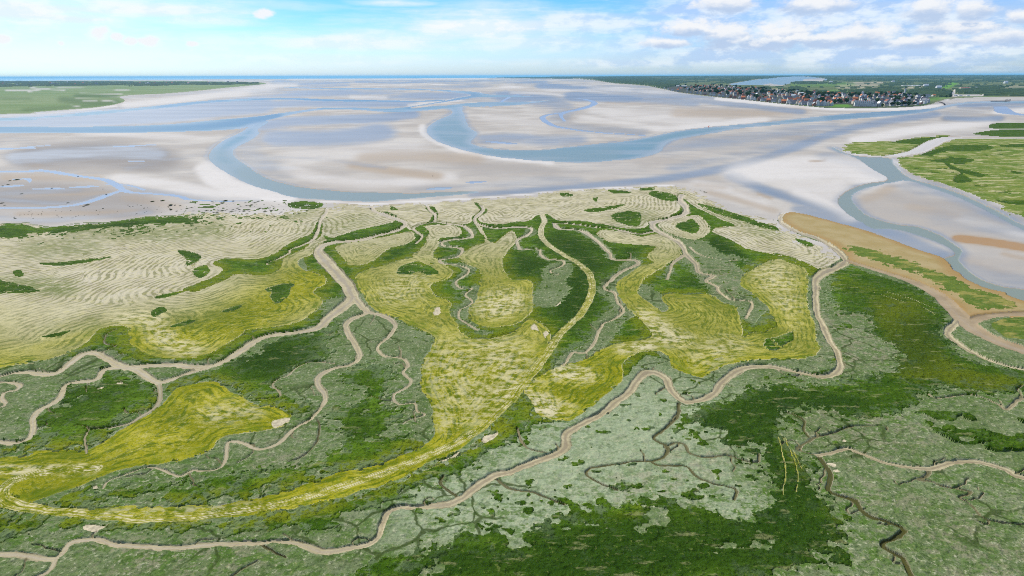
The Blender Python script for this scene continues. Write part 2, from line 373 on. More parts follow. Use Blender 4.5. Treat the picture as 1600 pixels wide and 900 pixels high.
SHALLOW = [  # thin bright rivulets on the flats: points with widths
    ([(900, 153, 6), (920, 156, 9), (928, 162, 10), (905, 170, 14), (882, 175, 10), (876, 180, 6), (882, 189, 4)]),
    ([(882, 175, 8), (855, 179, 8), (847, 184, 9), (857, 192, 10), (875, 198, 10), (925, 205, 9), (975, 208.5, 9), (1015, 211, 5)]),
    ([(-560, 270, 18), (0, 267, 20), (62, 265, 14), (125, 274, 12), (162, 279, 12), (180, 287, 12), (198, 298, 10), (237, 301, 10), (275, 304, 10), (300, 311, 10), (350, 314, 8), (400, 313, 6)]),
    ([(186, 297, 10), (165, 304, 14), (140, 313, 16), (112, 319, 16), (75, 322, 12), (0, 323, 14), (-560, 325, 12)]),
    ([(-560, 234, 10), (0, 231, 14), (37, 229, 12), (82, 225, 8)]), ([(150, 287, 3), (195, 287, 5), (225, 295, 4)]),
    ([(112, 291, 8), (135, 290, 16), (150, 290, 8)]), ([(50, 294, 6), (80, 293, 12), (100, 294, 5)]), ([(0, 290, 12), (20, 289, 16), (33, 288, 8)]),
    ([(176, 228, 8), (205, 227, 16), (240, 225, 10)]), ([(200, 251, 8), (230, 250, 6)]), ([(670, 294, 8), (685, 293, 18), (702, 292, 8)]),
    ([(730, 284, 8), (742, 283, 18), (756, 282, 8)]), ([(765, 220, 14), (785, 222, 18), (805, 224, 10)]),
    ([(820, 147, 4), (800, 149, 5), (770, 165, 5), (748, 165, 3)]),
    ([(1562, 166, 16), (1566, 170, 20), (1575, 176, 24), (1620, 181, 20)]), ([(20, 279, 5), (42, 278, 9), (46, 283, 3)]),
]
WET = [  # soft wet, blue-grey sand: points, width, softness, strength
    ([(-560, 195), (0, 190), (150, 184), (250, 178), (330, 170), (400, 164)], 24, 8, 1.0), ([(400, 164), (480, 161), (560, 163), (640, 162)], 8, 4, .8),
    ([(400, 146), (500, 147), (620, 149), (720, 150)], 8, 5, .55), ([(430, 129), (480, 131), (540, 131)], 6, 3, .7), ([(560, 128), (700, 128), (850, 127)], 4, 3, .5),
    ([(410, 196), (450, 190), (500, 187), (590, 184), (640, 178)], 12, 6, 1.0), ([(435, 215), (500, 216), (560, 212), (590, 206)], 22, 10, .95),
    ([(400, 215), (385, 235), (410, 255), (440, 268)], 18, 12, .5), ([(790, 150), (860, 160), (880, 168), (870, 190)], 14, 7, .55), ([(900, 150), (1000, 152), (1080, 158)], 14, 6, .8),
    ([(850, 135), (950, 140), (1050, 148), (1110, 155)], 9, 5, .8), ([(1100, 157), (1150, 163), (1200, 168), (1250, 174)], 8, 4, .8), ([(760, 217), (800, 215), (850, 220), (900, 218)], 14, 8, .7),
    ([(880, 195), (920, 200), (1000, 206)], 12, 8, .5), ([(740, 303), (800, 299), (875, 293), (950, 287), (1020, 280), (1100, 268), (1200, 244), (1300, 208), (1380, 190), (1460, 178)], 9, 6, .85),
    ([(1055, 262), (1100, 252), (1200, 232), (1290, 207)], 10, 8, .5), ([(1040, 235), (1100, 224), (1200, 210), (1300, 197)], 14, 9, .55),
    ([(1147, 275), (1185, 291), (1230, 306), (1290, 326), (1340, 347), (1390, 362)], 9, 8, 1.0), ([(1390, 362), (1430, 380), (1470, 395)], 14, 8, .8),
    ([(1250, 325), (1300, 340), (1350, 352)], 12, 7, .8), ([(1420, 278), (1480, 300), (1540, 325), (1600, 355)], 14, 10, .6), ([(1350, 292), (1390, 286), (1440, 300)], 8, 8, .4), ([(1290, 245), (1340, 255), (1380, 272)], 12, 9, .65),
    ([(1470, 340), (1540, 350), (1620, 375)], 18, 12, .4), ([(1520, 420), (1560, 430), (1640, 450)], 18, 12, .55), ([(1400, 360), (1450, 382)], 9, 7, .5),
    ([(1480, 184), (1530, 186), (1560, 184)], 6, 5, .8), ([(1400, 188), (1450, 180), (1520, 172), (1600, 164)], 9, 6, .5), ([(1500, 166), (1560, 162), (1620, 160)], 5, 3, .7),
    ([(30, 246), (90, 240), (160, 236), (240, 240)], 18, 9, .65), ([(200, 262), (260, 250), (320, 238)], 6, 5, .4), ([(200, 292), (260, 300), (330, 309), (400, 312)], 8, 5, .7),
    ([(0, 300), (60, 298), (120, 296)], 8, 6, .5), ([(0, 340), (60, 343), (140, 338), (230, 330)], 7, 5, .55), ([(0, 310), (100, 316), (160, 306)], 6, 5, .7), ([(500, 246), (540, 252), (600, 262)], 5, 4, .5), ([(400, 247), (450, 245), (500, 248)], 4, 3, .6),
    ([(-560, 215), (0, 222), (20, 215)], 10, 8, .4), ([(640, 298), (700, 295), (800, 285), (900, 282)], 12, 8, .45),
]
TAN = [
    ([(575, 246), (640, 243), (740, 248)], 14, 9, .6), ([(555, 258), (610, 266), (680, 274)], 10, 7, .75), ([(1062, 176), (1120, 177), (1180, 176), (1250, 172)], 12, 7, .6),
    ([(1355, 310), (1372, 303), (1390, 292)], 9, 8, .6), ([(1425, 322), (1455, 328), (1492, 336)], 9, 7, .55), ([(1500, 371), (1550, 377), (1600, 385), (1700, 400)], 12, 4, 1.25), ([(1570, 395), (1600, 402), (1700, 420)], 4, 5, .8),
    ([(1500, 400), (1540, 415), (1570, 425)], 6, 8, .45), ([(1265, 252), (1290, 249)], 2, 2, .9), ([(1530, 169), (1548, 168.5)], 1.5, 1.5, .9), ([(10, 276), (60, 276), (150, 278)], 9, 6, .6), ([(40, 304), (100, 303), (170, 300)], 3, 3, .7),
    ([(30, 333), (110, 332), (210, 330)], 6, 5, .65), ([(950, 160), (1010, 162), (1060, 163)], 3, 3, .5), ([(690, 186), (660, 192), (640, 200)], 5, 6, .25), ([(40, 250), (60, 258)], 6, 6, .4), ([(1150, 296), (1180, 306)], 5, 5, .35),
    ([(1110, 300), (1150, 310), (1210, 328)], 6, 6, .6), ([(1185, 301), (1205, 308)], 3, 3, .8), ([(1090, 288), (1130, 292)], 5, 5, .45), ([(1415, 268), (1480, 292), (1550, 322), (1620, 352)], 4, 4, .55), ([(1570, 325), (1580, 326)], 3, 2, 1.0), ([(200, 308), (240, 314), (275, 322)], 10, 5, .5)]
DRY = [([(1250, 285), (1300, 300)], 30, 14, .6), ([(960, 180), (1050, 186), (1120, 188)], 12, 8, .55), ([(470, 245), (560, 236), (640, 230)], 22, 14, .45), ([(1120, 154.5), (1160, 158), (1200, 162), (1265, 167.6), (1350, 170.4), (1420, 169.4), (1470, 164.5)], 3.6, 1.6, 1.3), ([(1440, 150), (1480, 156)], 2, 1.5, .8),  # the driest, whitest sand
    ([(330, 262), (350, 285), (400, 300), (440, 305)], 20, 7, 1.0), ([(190, 277), (260, 288), (340, 302), (440, 307)], 16, 7, .75), ([(1170, 268), (1250, 262), (1320, 262), (1375, 275)], 30, 12, .9), ([(1250, 300), (1310, 325), (1330, 338)], 12, 8, .8), ([(1290, 290), (1310, 284)], 12, 8, .6),
    ([(860, 195), (790, 186), (760, 183)], 10, 7, .4), ([(910, 185), (980, 195), (1040, 202), (1100, 196), (1190, 186)], 9, 5, .8), ([(930, 172), (1000, 176), (1060, 180)], 10, 6, .5), ([(450, 262), (500, 278), (600, 286), (700, 276)], 12, 8, .6), ([(690, 222), (720, 236), (780, 246), (860, 254)], 5, 3, .9),
    ([(660, 196), (664, 210), (690, 225)], 4, 3, .9), ([(640, 164), (680, 160), (720, 156)], 3, 2, .9), ([(200, 164), (280, 156), (380, 142), (420, 137)], 9, 5, .8), ([(550, 151), (600, 152)], 4, 3, .8), ([(1560, 175), (1600, 172), (1660, 170)], 7, 4, .8), ([(0, 181), (100, 174.5), (180, 165.5)], 2.4, 1.5, 1.0),
    ([(1340, 218), (1400, 208), (1450, 200), (1540, 190)], 10, 6, .9), ([(1320, 238), (1380, 246), (1410, 258)], 3, 2, .9), ([(460, 133), (420, 134)], 5, 2, .9), ([(450, 123.5), (600, 123.5), (760, 122.5)], 2.5, 1.5, .8), ([(800, 145), (850, 146), (880, 149)], 2.5, 2, .8), ([(1500, 340), (1560, 356), (1600, 366)], 8, 6, .5),
    ([(500, 314), (570, 318), (650, 315), (740, 310), (850, 301), (960, 293), (1050, 290)], 2.4, 1.5, 1.0), ([(1090, 285), (1150, 300), (1190, 318)], 9, 7, .5), ([(120, 206), (240, 212), (340, 214)], 7, 4, .6), ([(150, 279), (165, 278)], 2.5, 1.5, .9)]

DARKS = [([(60, 245), (150, 240), (240, 250)], 34, 16, .9), ([(0, 300), (100, 306), (200, 322)], 40, 16, .75), ([(1050, 215), (1150, 226), (1250, 214)], 20, 12, .45), ([(1400, 300), (1500, 322), (1560, 346)], 18, 14, .5), ([(1480, 186), (1560, 184)], 7, 5, 1.0),
         ([(700, 250), (800, 262), (900, 268), (1000, 262)], 12, 12, .4), ([(880, 185), (930, 195), (1000, 204)], 12, 10, .5), ([(650, 178), (690, 176)], 12, 8, .4), ([(1100, 172), (1200, 176)], 8, 8, .4), ([(300, 205), (340, 212)], 8, 6, .4), ([(1540, 158.5), (1640, 159)], 2.5, 1.5, 1)]
# --- mud creeks: points with widths in photo pixels, depth class
def W(pts, w0, w1=None):
    n = len(pts)
    w1 = w0 if w1 is None else w1
    return [(p[0], p[1], w0 + (w1 - w0) * i / max(1, n - 1)) for i, p in enumerate(pts)]


CREEKS = [
    # name, label, points
    ('great', 'long pale mud creek winding from the golden bank to the lower left corner', W([(1222, 332), (1219, 341), (1225, 350), (1245, 361), (1275, 371), (1300, 384), (1317, 399), (1320, 408), (1310, 416), (1295, 422), (1280, 430), (1273, 440), (1274, 450)], 6, 10)
     + W([(1276, 487), (1287, 512), (1300, 537), (1310, 557), (1313, 572), (1302, 584), (1285, 588), (1250, 582), (1225, 576), (1200, 572), (1170, 573), (1150, 580), (1127, 597), (1118, 612), (1098, 623), (1075, 627), (1060, 621), (1045, 605), (1040, 592), (1025, 582), (1010, 582), (997, 592), (985, 610), (962, 627), (937, 647), (912, 660), (895, 670), (885, 680), (882, 700), (862, 712), (837, 720), (812, 730)], 9.5, 15)
     + W([(800, 735), (775, 742), (750, 757), (725, 775), (700, 787), (662, 791), (625, 792), (607, 800), (600, 815), (592, 835), (580, 847), (550, 855), (512, 861), (487, 855), (462, 847), (437, 845), (400, 847), (350, 849), (300, 855), (275, 857), (225, 855), (175, 851), (155, 845), (137, 844), (112, 847), (102, 857), (95, 867), (82, 874), (50, 871), (20, 867), (0, 866), (-60, 868)], 15, 8)),
    ('central', 'broad pale mud creek in the centre forking into two arms', W([(580, 321), (584, 328), (600, 335), (617, 341), (632, 347), (630, 353), (617, 360), (595, 366), (562, 374), (530, 377), (512, 380), (500, 386)], 5, 10) + W([(498, 394), (506, 405), (525, 425), (540, 443), (547, 455), (550, 463), (540, 475)], 15, 20)
     + W([(512, 497), (495, 512), (462, 519), (425, 522), (400, 531), (375, 548), (350, 564), (325, 573), (300, 580), (275, 590), (250, 597)], 14, 11) + W([(240, 594), (220, 582), (205, 575), (175, 574), (162, 577), (152, 590), (137, 595), (112, 597), (100, 605), (95, 620), (82, 630), (62, 640), (52, 655), (50, 675), (45, 684), (32, 690), (12, 691), (-60, 686)], 10, 9)),
    ('arm', 'pale mud creek arm running left past the green loops', W([(325, 571), (300, 572), (275, 570), (237, 570), (212, 572), (187, 569), (162, 557), (150, 551), (132, 552), (112, 565), (92, 580), (75, 584), (50, 581), (25, 581), (0, 587), (-60, 600)], 12, 9)),
    ('south', 'narrow mud creek turning dark below the left fork', W([(247, 598), (250, 608), (249, 621), (242, 635), (220, 650), (200, 662), (175, 667), (150, 671), (137, 674), (132, 690), (135, 708)], 9, 2)),
    ('hook', 'small hooked mud creek at the left edge', W([(-30, 597), (0, 597), (17, 597), (32, 602), (25, 609), (7, 612), (3, 622), (10, 630), (0, 636), (-30, 640)], 6, 5)),
    ('twig', 'thin dark creek in the green wedge at the left', W([(155, 549), (180, 541), (164, 536), (165, 525), (172, 519), (180, 515)], 3.5, 2.5)),
    ('middle', 'slender mud creek meandering down the middle left', W([(548, 458), (562, 475), (572, 487), (550, 497), (541, 507), (542, 517), (550, 532), (560, 547), (560, 560), (545, 570), (520, 575), (500, 587), (497, 600), (507, 615), (507, 627), (495, 642), (482, 655), (462, 667), (450, 677), (437, 690), (420, 698), (400, 700), (380, 692), (362, 690), (355, 694), (355, 705), (352, 720), (342, 731), (320, 736), (300, 735), (282, 744), (270, 741), (250, 732), (232, 729), (212, 735), (195, 742), (170, 752), (162, 762)], 11, 2)),
    ('rightarm', 'thin pale creek looping through the grey scrub in the centre', W([(566, 483), (580, 488), (595, 492), (612, 500), (617, 510), (607, 525), (592, 537), (590, 545), (600, 555), (625, 559), (636, 565), (637, 572), (630, 582), (642, 595), (635, 605), (617, 615), (615, 625), (625, 632), (647, 630), (652, 642), (665, 647), (640, 656), (630, 662)], 7, 2)),
    ('feeder', 'very thin creek feeding the middle left meander', W([(520, 568), (500, 565), (482, 566), (462, 575), (450, 585), (430, 594), (427, 602), (437, 612), (435, 621), (400, 624)], 3, 2)),
    ('sprig', 'short dark ditch below the middle left meander', W([(495, 655), (497, 675), (492, 695), (475, 712), (450, 722)], 2.2, 2)),
    ('loops', 'pale creek of tight loops above the centre', W([(667, 320), (670, 326), (679, 335), (677, 346), (660, 350), (645, 356), (652, 363), (660, 369), (650, 380)], 4, 3)),
    ('loopsb', 'pale looping creek between the yellow tongues', W([(680, 346), (700, 349), (722, 352), (735, 361), (737, 369), (727, 372), (697, 375), (689, 379), (695, 384), (717, 387), (722, 392), (715, 400), (695, 404), (687, 407), (695, 412), (717, 414), (732, 420), (730, 427), (715, 437), (712, 445), (722, 450), (738, 450), (728, 457), (728, 462), (737, 470), (732, 477), (717, 485), (716, 497), (730, 506), (747, 516)], 5, 2.5)),
    ('reed', 'thin creek curving beside the straw belt top centre', W([(752, 320), (754, 328), (742, 341), (747, 350), (775, 356), (800, 355), (825, 355), (830, 360), (822, 367), (807, 375), (810, 385), (814, 389), (840, 389), (844, 397), (855, 404), (875, 406), (881, 411), (872, 417), (860, 421), (862, 426), (874, 428)], 5, 3)),
    ('bend', 'thin pale creek bending through dark green right of the tracks', W([(935, 355), (915, 352), (890, 349), (870, 348), (867, 351), (875, 357), (905, 359), (920, 367), (937, 380), (952, 395), (958, 405), (990, 406), (996, 412), (975, 422), (960, 432), (945, 447), (948, 453), (960, 457), (965, 472), (974, 482), (970, 490), (955, 500), (942, 505), (935, 520), (927, 537), (915, 550), (895, 550), (887, 560), (880, 570)], 5, 4)),
    ('upper', 'pale mud creek entering from the beach right of centre', W([(1066, 303), (1062, 312), (1070, 322), (1070, 332), (1050, 340), (1025, 345), (1019, 350), (1022, 357), (1037, 365), (1055, 374), (1067, 385), (1072, 397), (1087, 412), (1092, 425), (1114, 430), (1103, 438), (1120, 447), (1122, 453), (1140, 467), (1167, 469), (1175, 475), (1170, 487), (1165, 497)], 9, 4)),
    ('upperb', 'short creek branch beside the curved yellow meadow', W([(1070, 397), (1050, 412), (1046, 425), (1042, 437)], 4, 3)),
    ('uppertwig', 'narrow creek branch below the straw belt', W([(1022, 361), (1000, 365), (975, 361), (955, 356), (935, 355)], 4, 3)),
    ('uppertwigb', 'faint creek branch in the grey scrub right of centre', W([(1077, 385), (1092, 397), (1125, 405), (1150, 406)], 2.5, 2)),
    ('beach', 'pale creek running from the beach into the left valley', W([(510, 325), (509, 332), (500, 345), (497, 360), (490, 372), (480, 379), (462, 386), (452, 390), (450, 395), (435, 404), (418, 410), (417, 413)], 6, 2.5)),
    ('east', 'pale mud creek crossing the lower right scrub', W([(1700, 760), (1600, 746), (1575, 734), (1545, 725), (1520, 721), (1487, 722), (1462, 730), (1437, 732), (1412, 729), (1380, 722), (1350, 709), (1325, 700), (1305, 704), (1275, 712)], 12, 7)),
    ('eastb', 'small dark creek curling off the lower right creek', W([(1275, 712), (1255, 707), (1245, 701), (1260, 691), (1275, 682), (1307, 675), (1337, 665), (1380, 665), (1385, 672)], 4.5, 2.2)),
    ('gully', 'deep dark gully zigzagging down to the lower right edge', W([(1280, 715), (1287, 727), (1297, 740), (1293, 755), (1292, 767), (1312, 775), (1335, 782), (1345, 797), (1360, 807), (1385, 815), (1407, 822), (1412, 829), (1395, 840), (1376, 850), (1390, 861), (1410, 872), (1417, 885), (1425, 900), (1432, 920)], 7, 11)),
    ('crack', 'thin dark crack of a creek in the right hand scrub', W([(1452, 735), (1447, 745), (1436, 750), (1455, 752), (1475, 760), (1512, 766), (1512, 771), (1497, 777), (1515, 787), (1530, 805), (1550, 814), (1587, 819), (1640, 822)], 4, 2.5)),
    ('rim', 'thin creek along the foot of the yellow green slope at right', W([(1660, 615), (1600, 622), (1587, 627), (1570, 640), (1560, 632), (1537, 622), (1520, 617), (1500, 617), (1462, 622), (1450, 615)], 5, 2.5)),
    ('pink', 'pinkish mud creek leaving the right hand junction', W([(1500, 495), (1490, 507), (1481, 517), (1484, 525), (1500, 538), (1525, 552), (1550, 563), (1600, 577), (1720, 596)], 9, 10)),
    ('ditch', 'narrow olive ditch curling through pale scrub', W([(1060, 629), (1060, 642), (1055, 655), (1037, 670), (1024, 680), (1022, 687), (1042, 697), (1040, 708), (1033, 716), (1017, 720), (980, 722), (935, 729), (922, 732), (918, 743), (940, 757), (965, 766)], 6, 2.2)),
    ('ditchb', 'thin branching ditch right of the olive ditch', W([(1042, 697), (1055, 692), (1070, 695), (1075, 707), (1100, 715), (1135, 712), (1157, 719), (1182, 722), (1185, 710)], 3.5, 2.2)),
    ('ditchc', 'thin ditch trailing toward the dark foreground grass', W([(1017, 720), (1030, 727), (1062, 727), (1077, 730), (1087, 742), (1100, 750), (1117, 757), (1137, 761), (1150, 767), (1147, 782)], 3.5, 3.5)),
    ('notch', 'short olive ditch joining the long creek from below', W([(777, 750), (790, 760), (800, 765), (825, 767), (850, 775), (882, 787)], 4, 3)),
    ('nib', 'short curved ditch joining the long creek from above', W([(807, 668), (815, 690), (825, 702), (850, 707)], 3.5, 3)),
    ('spur', 'short dark ditch beside the long creek', W([(694, 745), (690, 757), (712, 775)], 4, 4)),
    ('stub', 'dark stub of a ditch below the long creek', W([(405, 850), (425, 862), (445, 870)], 4, 3)), ('slit', 'dark slit of a ditch at the bottom left', W([(362, 900), (380, 887), (400, 877)], 3.5, 2)),
    ('toe', 'muddy creek leaving the bottom left bend', W([(88, 872), (82, 884), (72, 895), (50, 903)], 7, 6)), ('seam', 'dark seam of a ditch between scrub and dark grass at right', W([(1228, 643), (1257, 655), (1254, 670), (1262, 682)], 2.5, 3)),
]
CHANNELS = [
    ('mudpath', 'wide brown mud channel along the golden bank', W([(1322, 405), (1345, 413), (1375, 423), (1425, 439), (1462, 458), (1487, 480), (1510, 503), (1530, 518), (1560, 532), (1600, 546), (1720, 582)], 9, 38)),
    ('mudpathb', 'curved brown mud channel round the right hand islet', W([(1515, 502), (1535, 495), (1560, 491), (1600, 489), (1720, 480)], 16, 14)),
    ('dunecreek', 'pale sandy creek between the green dunes', W([(1392, 243), (1430, 236), (1447, 228), (1462, 220), (1480, 215), (1500, 214.5), (1600, 214.5), (2180, 210)], 22, 26)),
]
TRACKS = [
    W([(846, 333), (850, 345), (845, 358), (847, 372), (862, 387), (887, 402), (910, 417), (922, 432), (925, 450), (921, 465), (912, 484), (897, 502), (875, 522), (860, 545), (840, 572), (815, 603)], 8, 15),
    W([(815, 603), (800, 622), (775, 648), (750, 670), (700, 698), (650, 720), (600, 738), (550, 755), (500, 771), (450, 784), (400, 793), (350, 801), (300, 807), (237, 810), (175, 806), (100, 801), (50, 794), (15, 784), (2, 772), (12, 757), (30, 748), (75, 738), (150, 733)], 15, 22),
]
BARE = [[(125, 826), (132, 820), (150, 820), (165, 823), (155, 829), (140, 832)], [(752, 688), (762, 678), (775, 674), (777, 678), (768, 686), (757, 692)],
        [(684, 722), (700, 713), (715, 706), (712, 712), (700, 718)], [(677, 493), (680, 480), (687, 482), (685, 491)], [(832, 510), (835, 507), (839, 510), (842, 516), (838, 516), (836, 516), (832, 515)],
        [(849, 522), (852, 517), (855, 519), (858, 522), (855, 524), (853, 527), (850, 524)], [(868, 478), (873, 471), (874, 474), (870, 479)], [(145, 762), (150, 760), (154, 763), (149, 765)], [(148, 609), (160, 604), (161, 607), (150, 611)], [(180, 599), (187, 597), (191, 599), (185, 601)],
        [(1290, 727), (1297, 724), (1307, 727), (1303, 731)], [(1300, 737), (1306, 734), (1309, 739)], [(422, 660), (432, 655), (452, 652), (450, 657), (435, 666), (425, 668)], [(1318, 690), (1323, 688), (1325, 692)]]

# ------------------------------------------------------------------ what covers the ground
SPEC = {}
REG = np.zeros((NR, NC), np.int16)


def region(name, label, cat, kind, mat):
    i = len(SPEC)
    SPEC[i] = dict(name=name, label=label, cat=cat, kind=kind, mat=mat)
    return i


def paint(mask, i): REG[mask] = i


ST_, SF = 'structure', 'stuff'
r_sand = region('sand', 'bare tidal sand flats with grey blue wet streaks filling the bay', 'sand', ST_, 'sand')
r_scrub = region('salt_marsh_scrub', 'low grey green scrub covering the front of the marsh', 'scrub', SF, 'scrub')
r_green = region('green_grass', 'dark green grass filling the valleys between the yellow meadows', 'grass', SF, 'green')
r_belt = region('straw_meadow', 'pale straw meadow with wavy mown lines between the beach and the left creek', 'meadow', SF, 'dry')

n_mid = fbm(X / 14.0, Y / 14.0, 31, 3)
n_big = fbm(X / 60.0, Y / 60.0, 41, 3)
n_fine = fbm(X / 3.0, Y / 3.0, 51, 3)
n_tiny = fbm(X / 1.2, Y / 1.2, 57, 2)
n_far = fbm(X / 420.0, Y / 1500.0, 61, 4)

m_marsh = inside(MARSH)
e_marsh = edge_dist([MARSH], 60)
m_salt = inside(SALT_FAR, True)
m_land = inside(LAND_E, False)
r_salt = region('salt_meadow', 'flat green salt meadow across the bay at the far left', 'meadow', SF, 'farsalt')
r_farm = region('farmland', 'hazy green farmland stretching behind the village to the horizon', 'farmland', ST_, 'farm')
r_wood = region('distant_woods', 'dark blue green woods along the far right horizon', 'woods', SF, 'wood')
r_woodw = region('distant_treeline', 'dark treeline with scattered houses behind the far left salt meadow', 'woods', SF, 'wood')
paint(m_salt, r_salt)
paint(m_land, r_farm)
SV = VG - vh(UC)[None, :]      # rows below the horizon
# woods: one pine wood beside the village, hedges and belts, everything beyond the fields
pine = inside([(926, 124.5), (950, 122.5), (1000, 122.5), (1036, 126), (1060, 130), (1058, 134), (1045, 138), (1030, 137.5), (1012, 133.5), (985, 131), (958, 129)], True)
belt_back = (SV > 0.5) & (SV < 13) & m_land & (UG > 1030) & (n_far * .9 + .5 * fbm(X / 150.0, Y / 500.0, 63, 3) + (8.5 - SV) * 0.06 > -0.02)
belt_left = m_land & (SV > 1.5) & (UG <= 1045) & (VG < 122.6)
belts = [
    [(1365, 138), (1380, 136.5), (1405, 137.5), (1408, 144.5), (1385, 146), (1350, 146), (1352, 139)],
    [(1424, 140), (1450, 137), (1470, 140), (1486, 143), (1484, 151), (1468, 152), (1440, 147), (1420, 146)],
    [(1380, 131), (1412, 130.5), (1414, 132.5), (1384, 133)], [(1436, 132), (1470, 130.5), (1475, 134), (1460, 139), (1440, 136)],
    [(1492, 140), (1530, 139), (1600, 140), (2180, 138), (2180, 147), (1600, 147), (1560, 148), (1530, 147), (1495, 146)],
    [(1512, 135.5), (1530, 134.5), (1560, 135), (1562, 138), (1530, 138.5), (1514, 138)],
    [(1232, 130), (1242, 128), (1260, 128), (1285, 128.2), (1290, 130.5), (1260, 131.5)],
    [(1130, 128), (1142, 125), (1172, 124), (1168, 126), (1150, 128.5), (1136, 130.5)], [(1055, 128.5), (1070, 127.5), (1072, 129.6), (1058, 130)],
    [(1172, 138), (1200, 135.5), (1203, 140), (1178, 142)], [(1230, 137), (1250, 136), (1262, 141), (1258, 144), (1238, 142)], [(1275, 143), (1290, 142), (1292, 146), (1270, 147)],
    [(1600, 150), (1560, 149.4), (1530, 149.6), (1532, 148), (1600, 147.6), (2180, 146), (2180, 149)],
]
m_w = pine | belt_back | belt_left
for b in belts: m_w |= inside(b, True) & (n_mid + n_big > -0.75)
spots = m_land & (SV > 9) & (SV < 34) & (fbm(X / 90.0, Y / 320.0, 77, 3) > 0.38) & (UG > 1070)
m_w |= spots
r_vill = region('village_ground', 'dark gardens and streets between the village houses', 'village ground', ST_, 'village')
paint(inside([(1040, 138), (1056, 134.5), (1080, 133.5), (1150, 135.4), (1215, 141), (1275, 145.5), (1330, 147), (1395, 146.5), (1432, 150), (1452, 156), (1440, 163), (1400, 166), (1336, 167), (1330, 163.6), (1300, 163.5), (1268, 165.5), (1200, 159), (1125, 151.5), (1060, 143.6)]) & m_land, r_vill)
paint(m_w & m_land & (REG != r_vill), r_wood)
m_lw = (UG < 405) & m_salt & (SV > 5.6 + np.maximum(UG, 0) * .008) & (SV < 15.2 - np.maximum(UG, 0) * .0085 + 1.2 * vnoise(X / 400, Y / 900, 5))
m_lw &= fbm(X / 170.0, Y / 600.0, 71, 4) > -0.24 + 0.25 * sstep(220, 400, UG)
paint(m_lw, r_woodw)
m_lake = inside(LAKE, True)
r_lake = region('lake', 'pale blue lake behind the village', 'lake', ST_, 'water')
paint(m_lake, r_lake)
for p in LAKE_SAND: paint(inside(p), r_sand)
paint(inside(BEACH, True), r_sand)
m_quarry = inside([(1486, 151.5), (1487, 147.5), (1500, 147.5), (1530, 148), (1533, 150.3), (1500, 150.6)], True) | inside([(1565, 147.3), (1588, 147), (1588, 149), (1566, 149)]) | inside([(1486, 147), (1488, 143), (1491, 140), (1492, 143), (1490, 148)])
paint(m_quarry, r_sand)
m_sea = inside(SEA, False)
r_sea = region('sea', 'thin blue line of open sea along the horizon', 'sea', ST_, 'sea')
paint(m_sea, r_sea)
WL = ['narrow blue tidal channel along the far left shore', 'wide blue green tidal channel sweeping through the middle of the bay',
      'pale green oxbow channel curving round the left sandbank', 'grey green channel winding between the right hand dunes and the golden bank']
m_water = np.zeros((NR, NC), bool)
for k, p in enumerate(WATERS):
    m = inside(p)
    m_water |= m
    paint(m & ~m_marsh & ~m_salt, region('water', WL[k], 'water', ST_, 'water'))
# sandbars that stand inside the channels
for p in [[(330, 161), (400, 157.5), (430, 158), (400, 161), (330, 166), (260, 172), (215, 178), (240, 170)], [(642, 167), (665, 163), (725, 154.5), (728, 155.3), (690, 162.6), (650, 168.3)]]:
    paint(inside(p), r_sand)


def creek_field(lines, bank_px, boost=1.0):
    """signed distance (m) to the edge of the creek bed, smallest over the given lines"""
    E = np.full((NR, NC), 99.0, np.float32); HWD = np.ones((NR, NC), np.float32)
    for pts in lines:
        P = smooth(pts, False, 4)
        gx, gy, mp = ground(P[:, 0], P[:, 1])
        dP = np.gradient(P[:, :2], axis=0); hz_ = (dP[:, 0] ** 2) / (dP[:, 0] ** 2 + dP[:, 1] ** 2 + 1e-9)
        sinD = H / np.sqrt(gx ** 2 + gy ** 2 + H * H)
        hw = 0.5 * P[:, 2] * mp * ((1 - hz_) + hz_ * np.clip(0.62 / sinD, 1.0, boost))
        for i in range(len(P) - 1):
            mg = max(P[i, 2], P[i + 1, 2]) * 0.5 + bank_px
            r0, r1 = rows_for(min(P[i, 1], P[i + 1, 1]) - mg, max(P[i, 1], P[i + 1, 1]) + mg)
            c0, c1 = cols_for(min(P[i, 0], P[i + 1, 0]) - mg, max(P[i, 0], P[i + 1, 0]) + mg)
            x = XC[r0:r1, c0:c1]; y = YC[r0:r1, c0:c1]
            if x.size == 0: continue
            dx, dy = gx[i + 1] - gx[i], gy[i + 1] - gy[i]
            L = dx * dx + dy * dy + 1e-9
            t = np.clip(((x - gx[i]) * dx + (y - gy[i]) * dy) / L, 0, 1)
            w = hw[i] + (hw[i + 1] - hw[i]) * t
            e = np.hypot(x - gx[i] - t * dx, y - gy[i] - t * dy) - w
            blk = E[r0:r1, c0:c1]; hb = HWD[r0:r1, c0:c1]
            k = e < blk
            blk[k] = e[k]; hb[k] = w[k] if np.ndim(w) else w
    return E, HWD


E_sh, _ = creek_field([l for l in SHALLOW], 6)
m_shallow = (E_sh < 0.4 * fbm(X / 14, Y / 14, 3) * np.clip(MPP * 3, .2, 3)) & ~m_marsh & ~m_salt & ~m_land
r_riv = region('rivulet', 'bright shallow rivulets and pools left on the sand', 'rivulet', ST_, 'shallow')
paint(m_shallow & (REG == r_sand), r_riv)

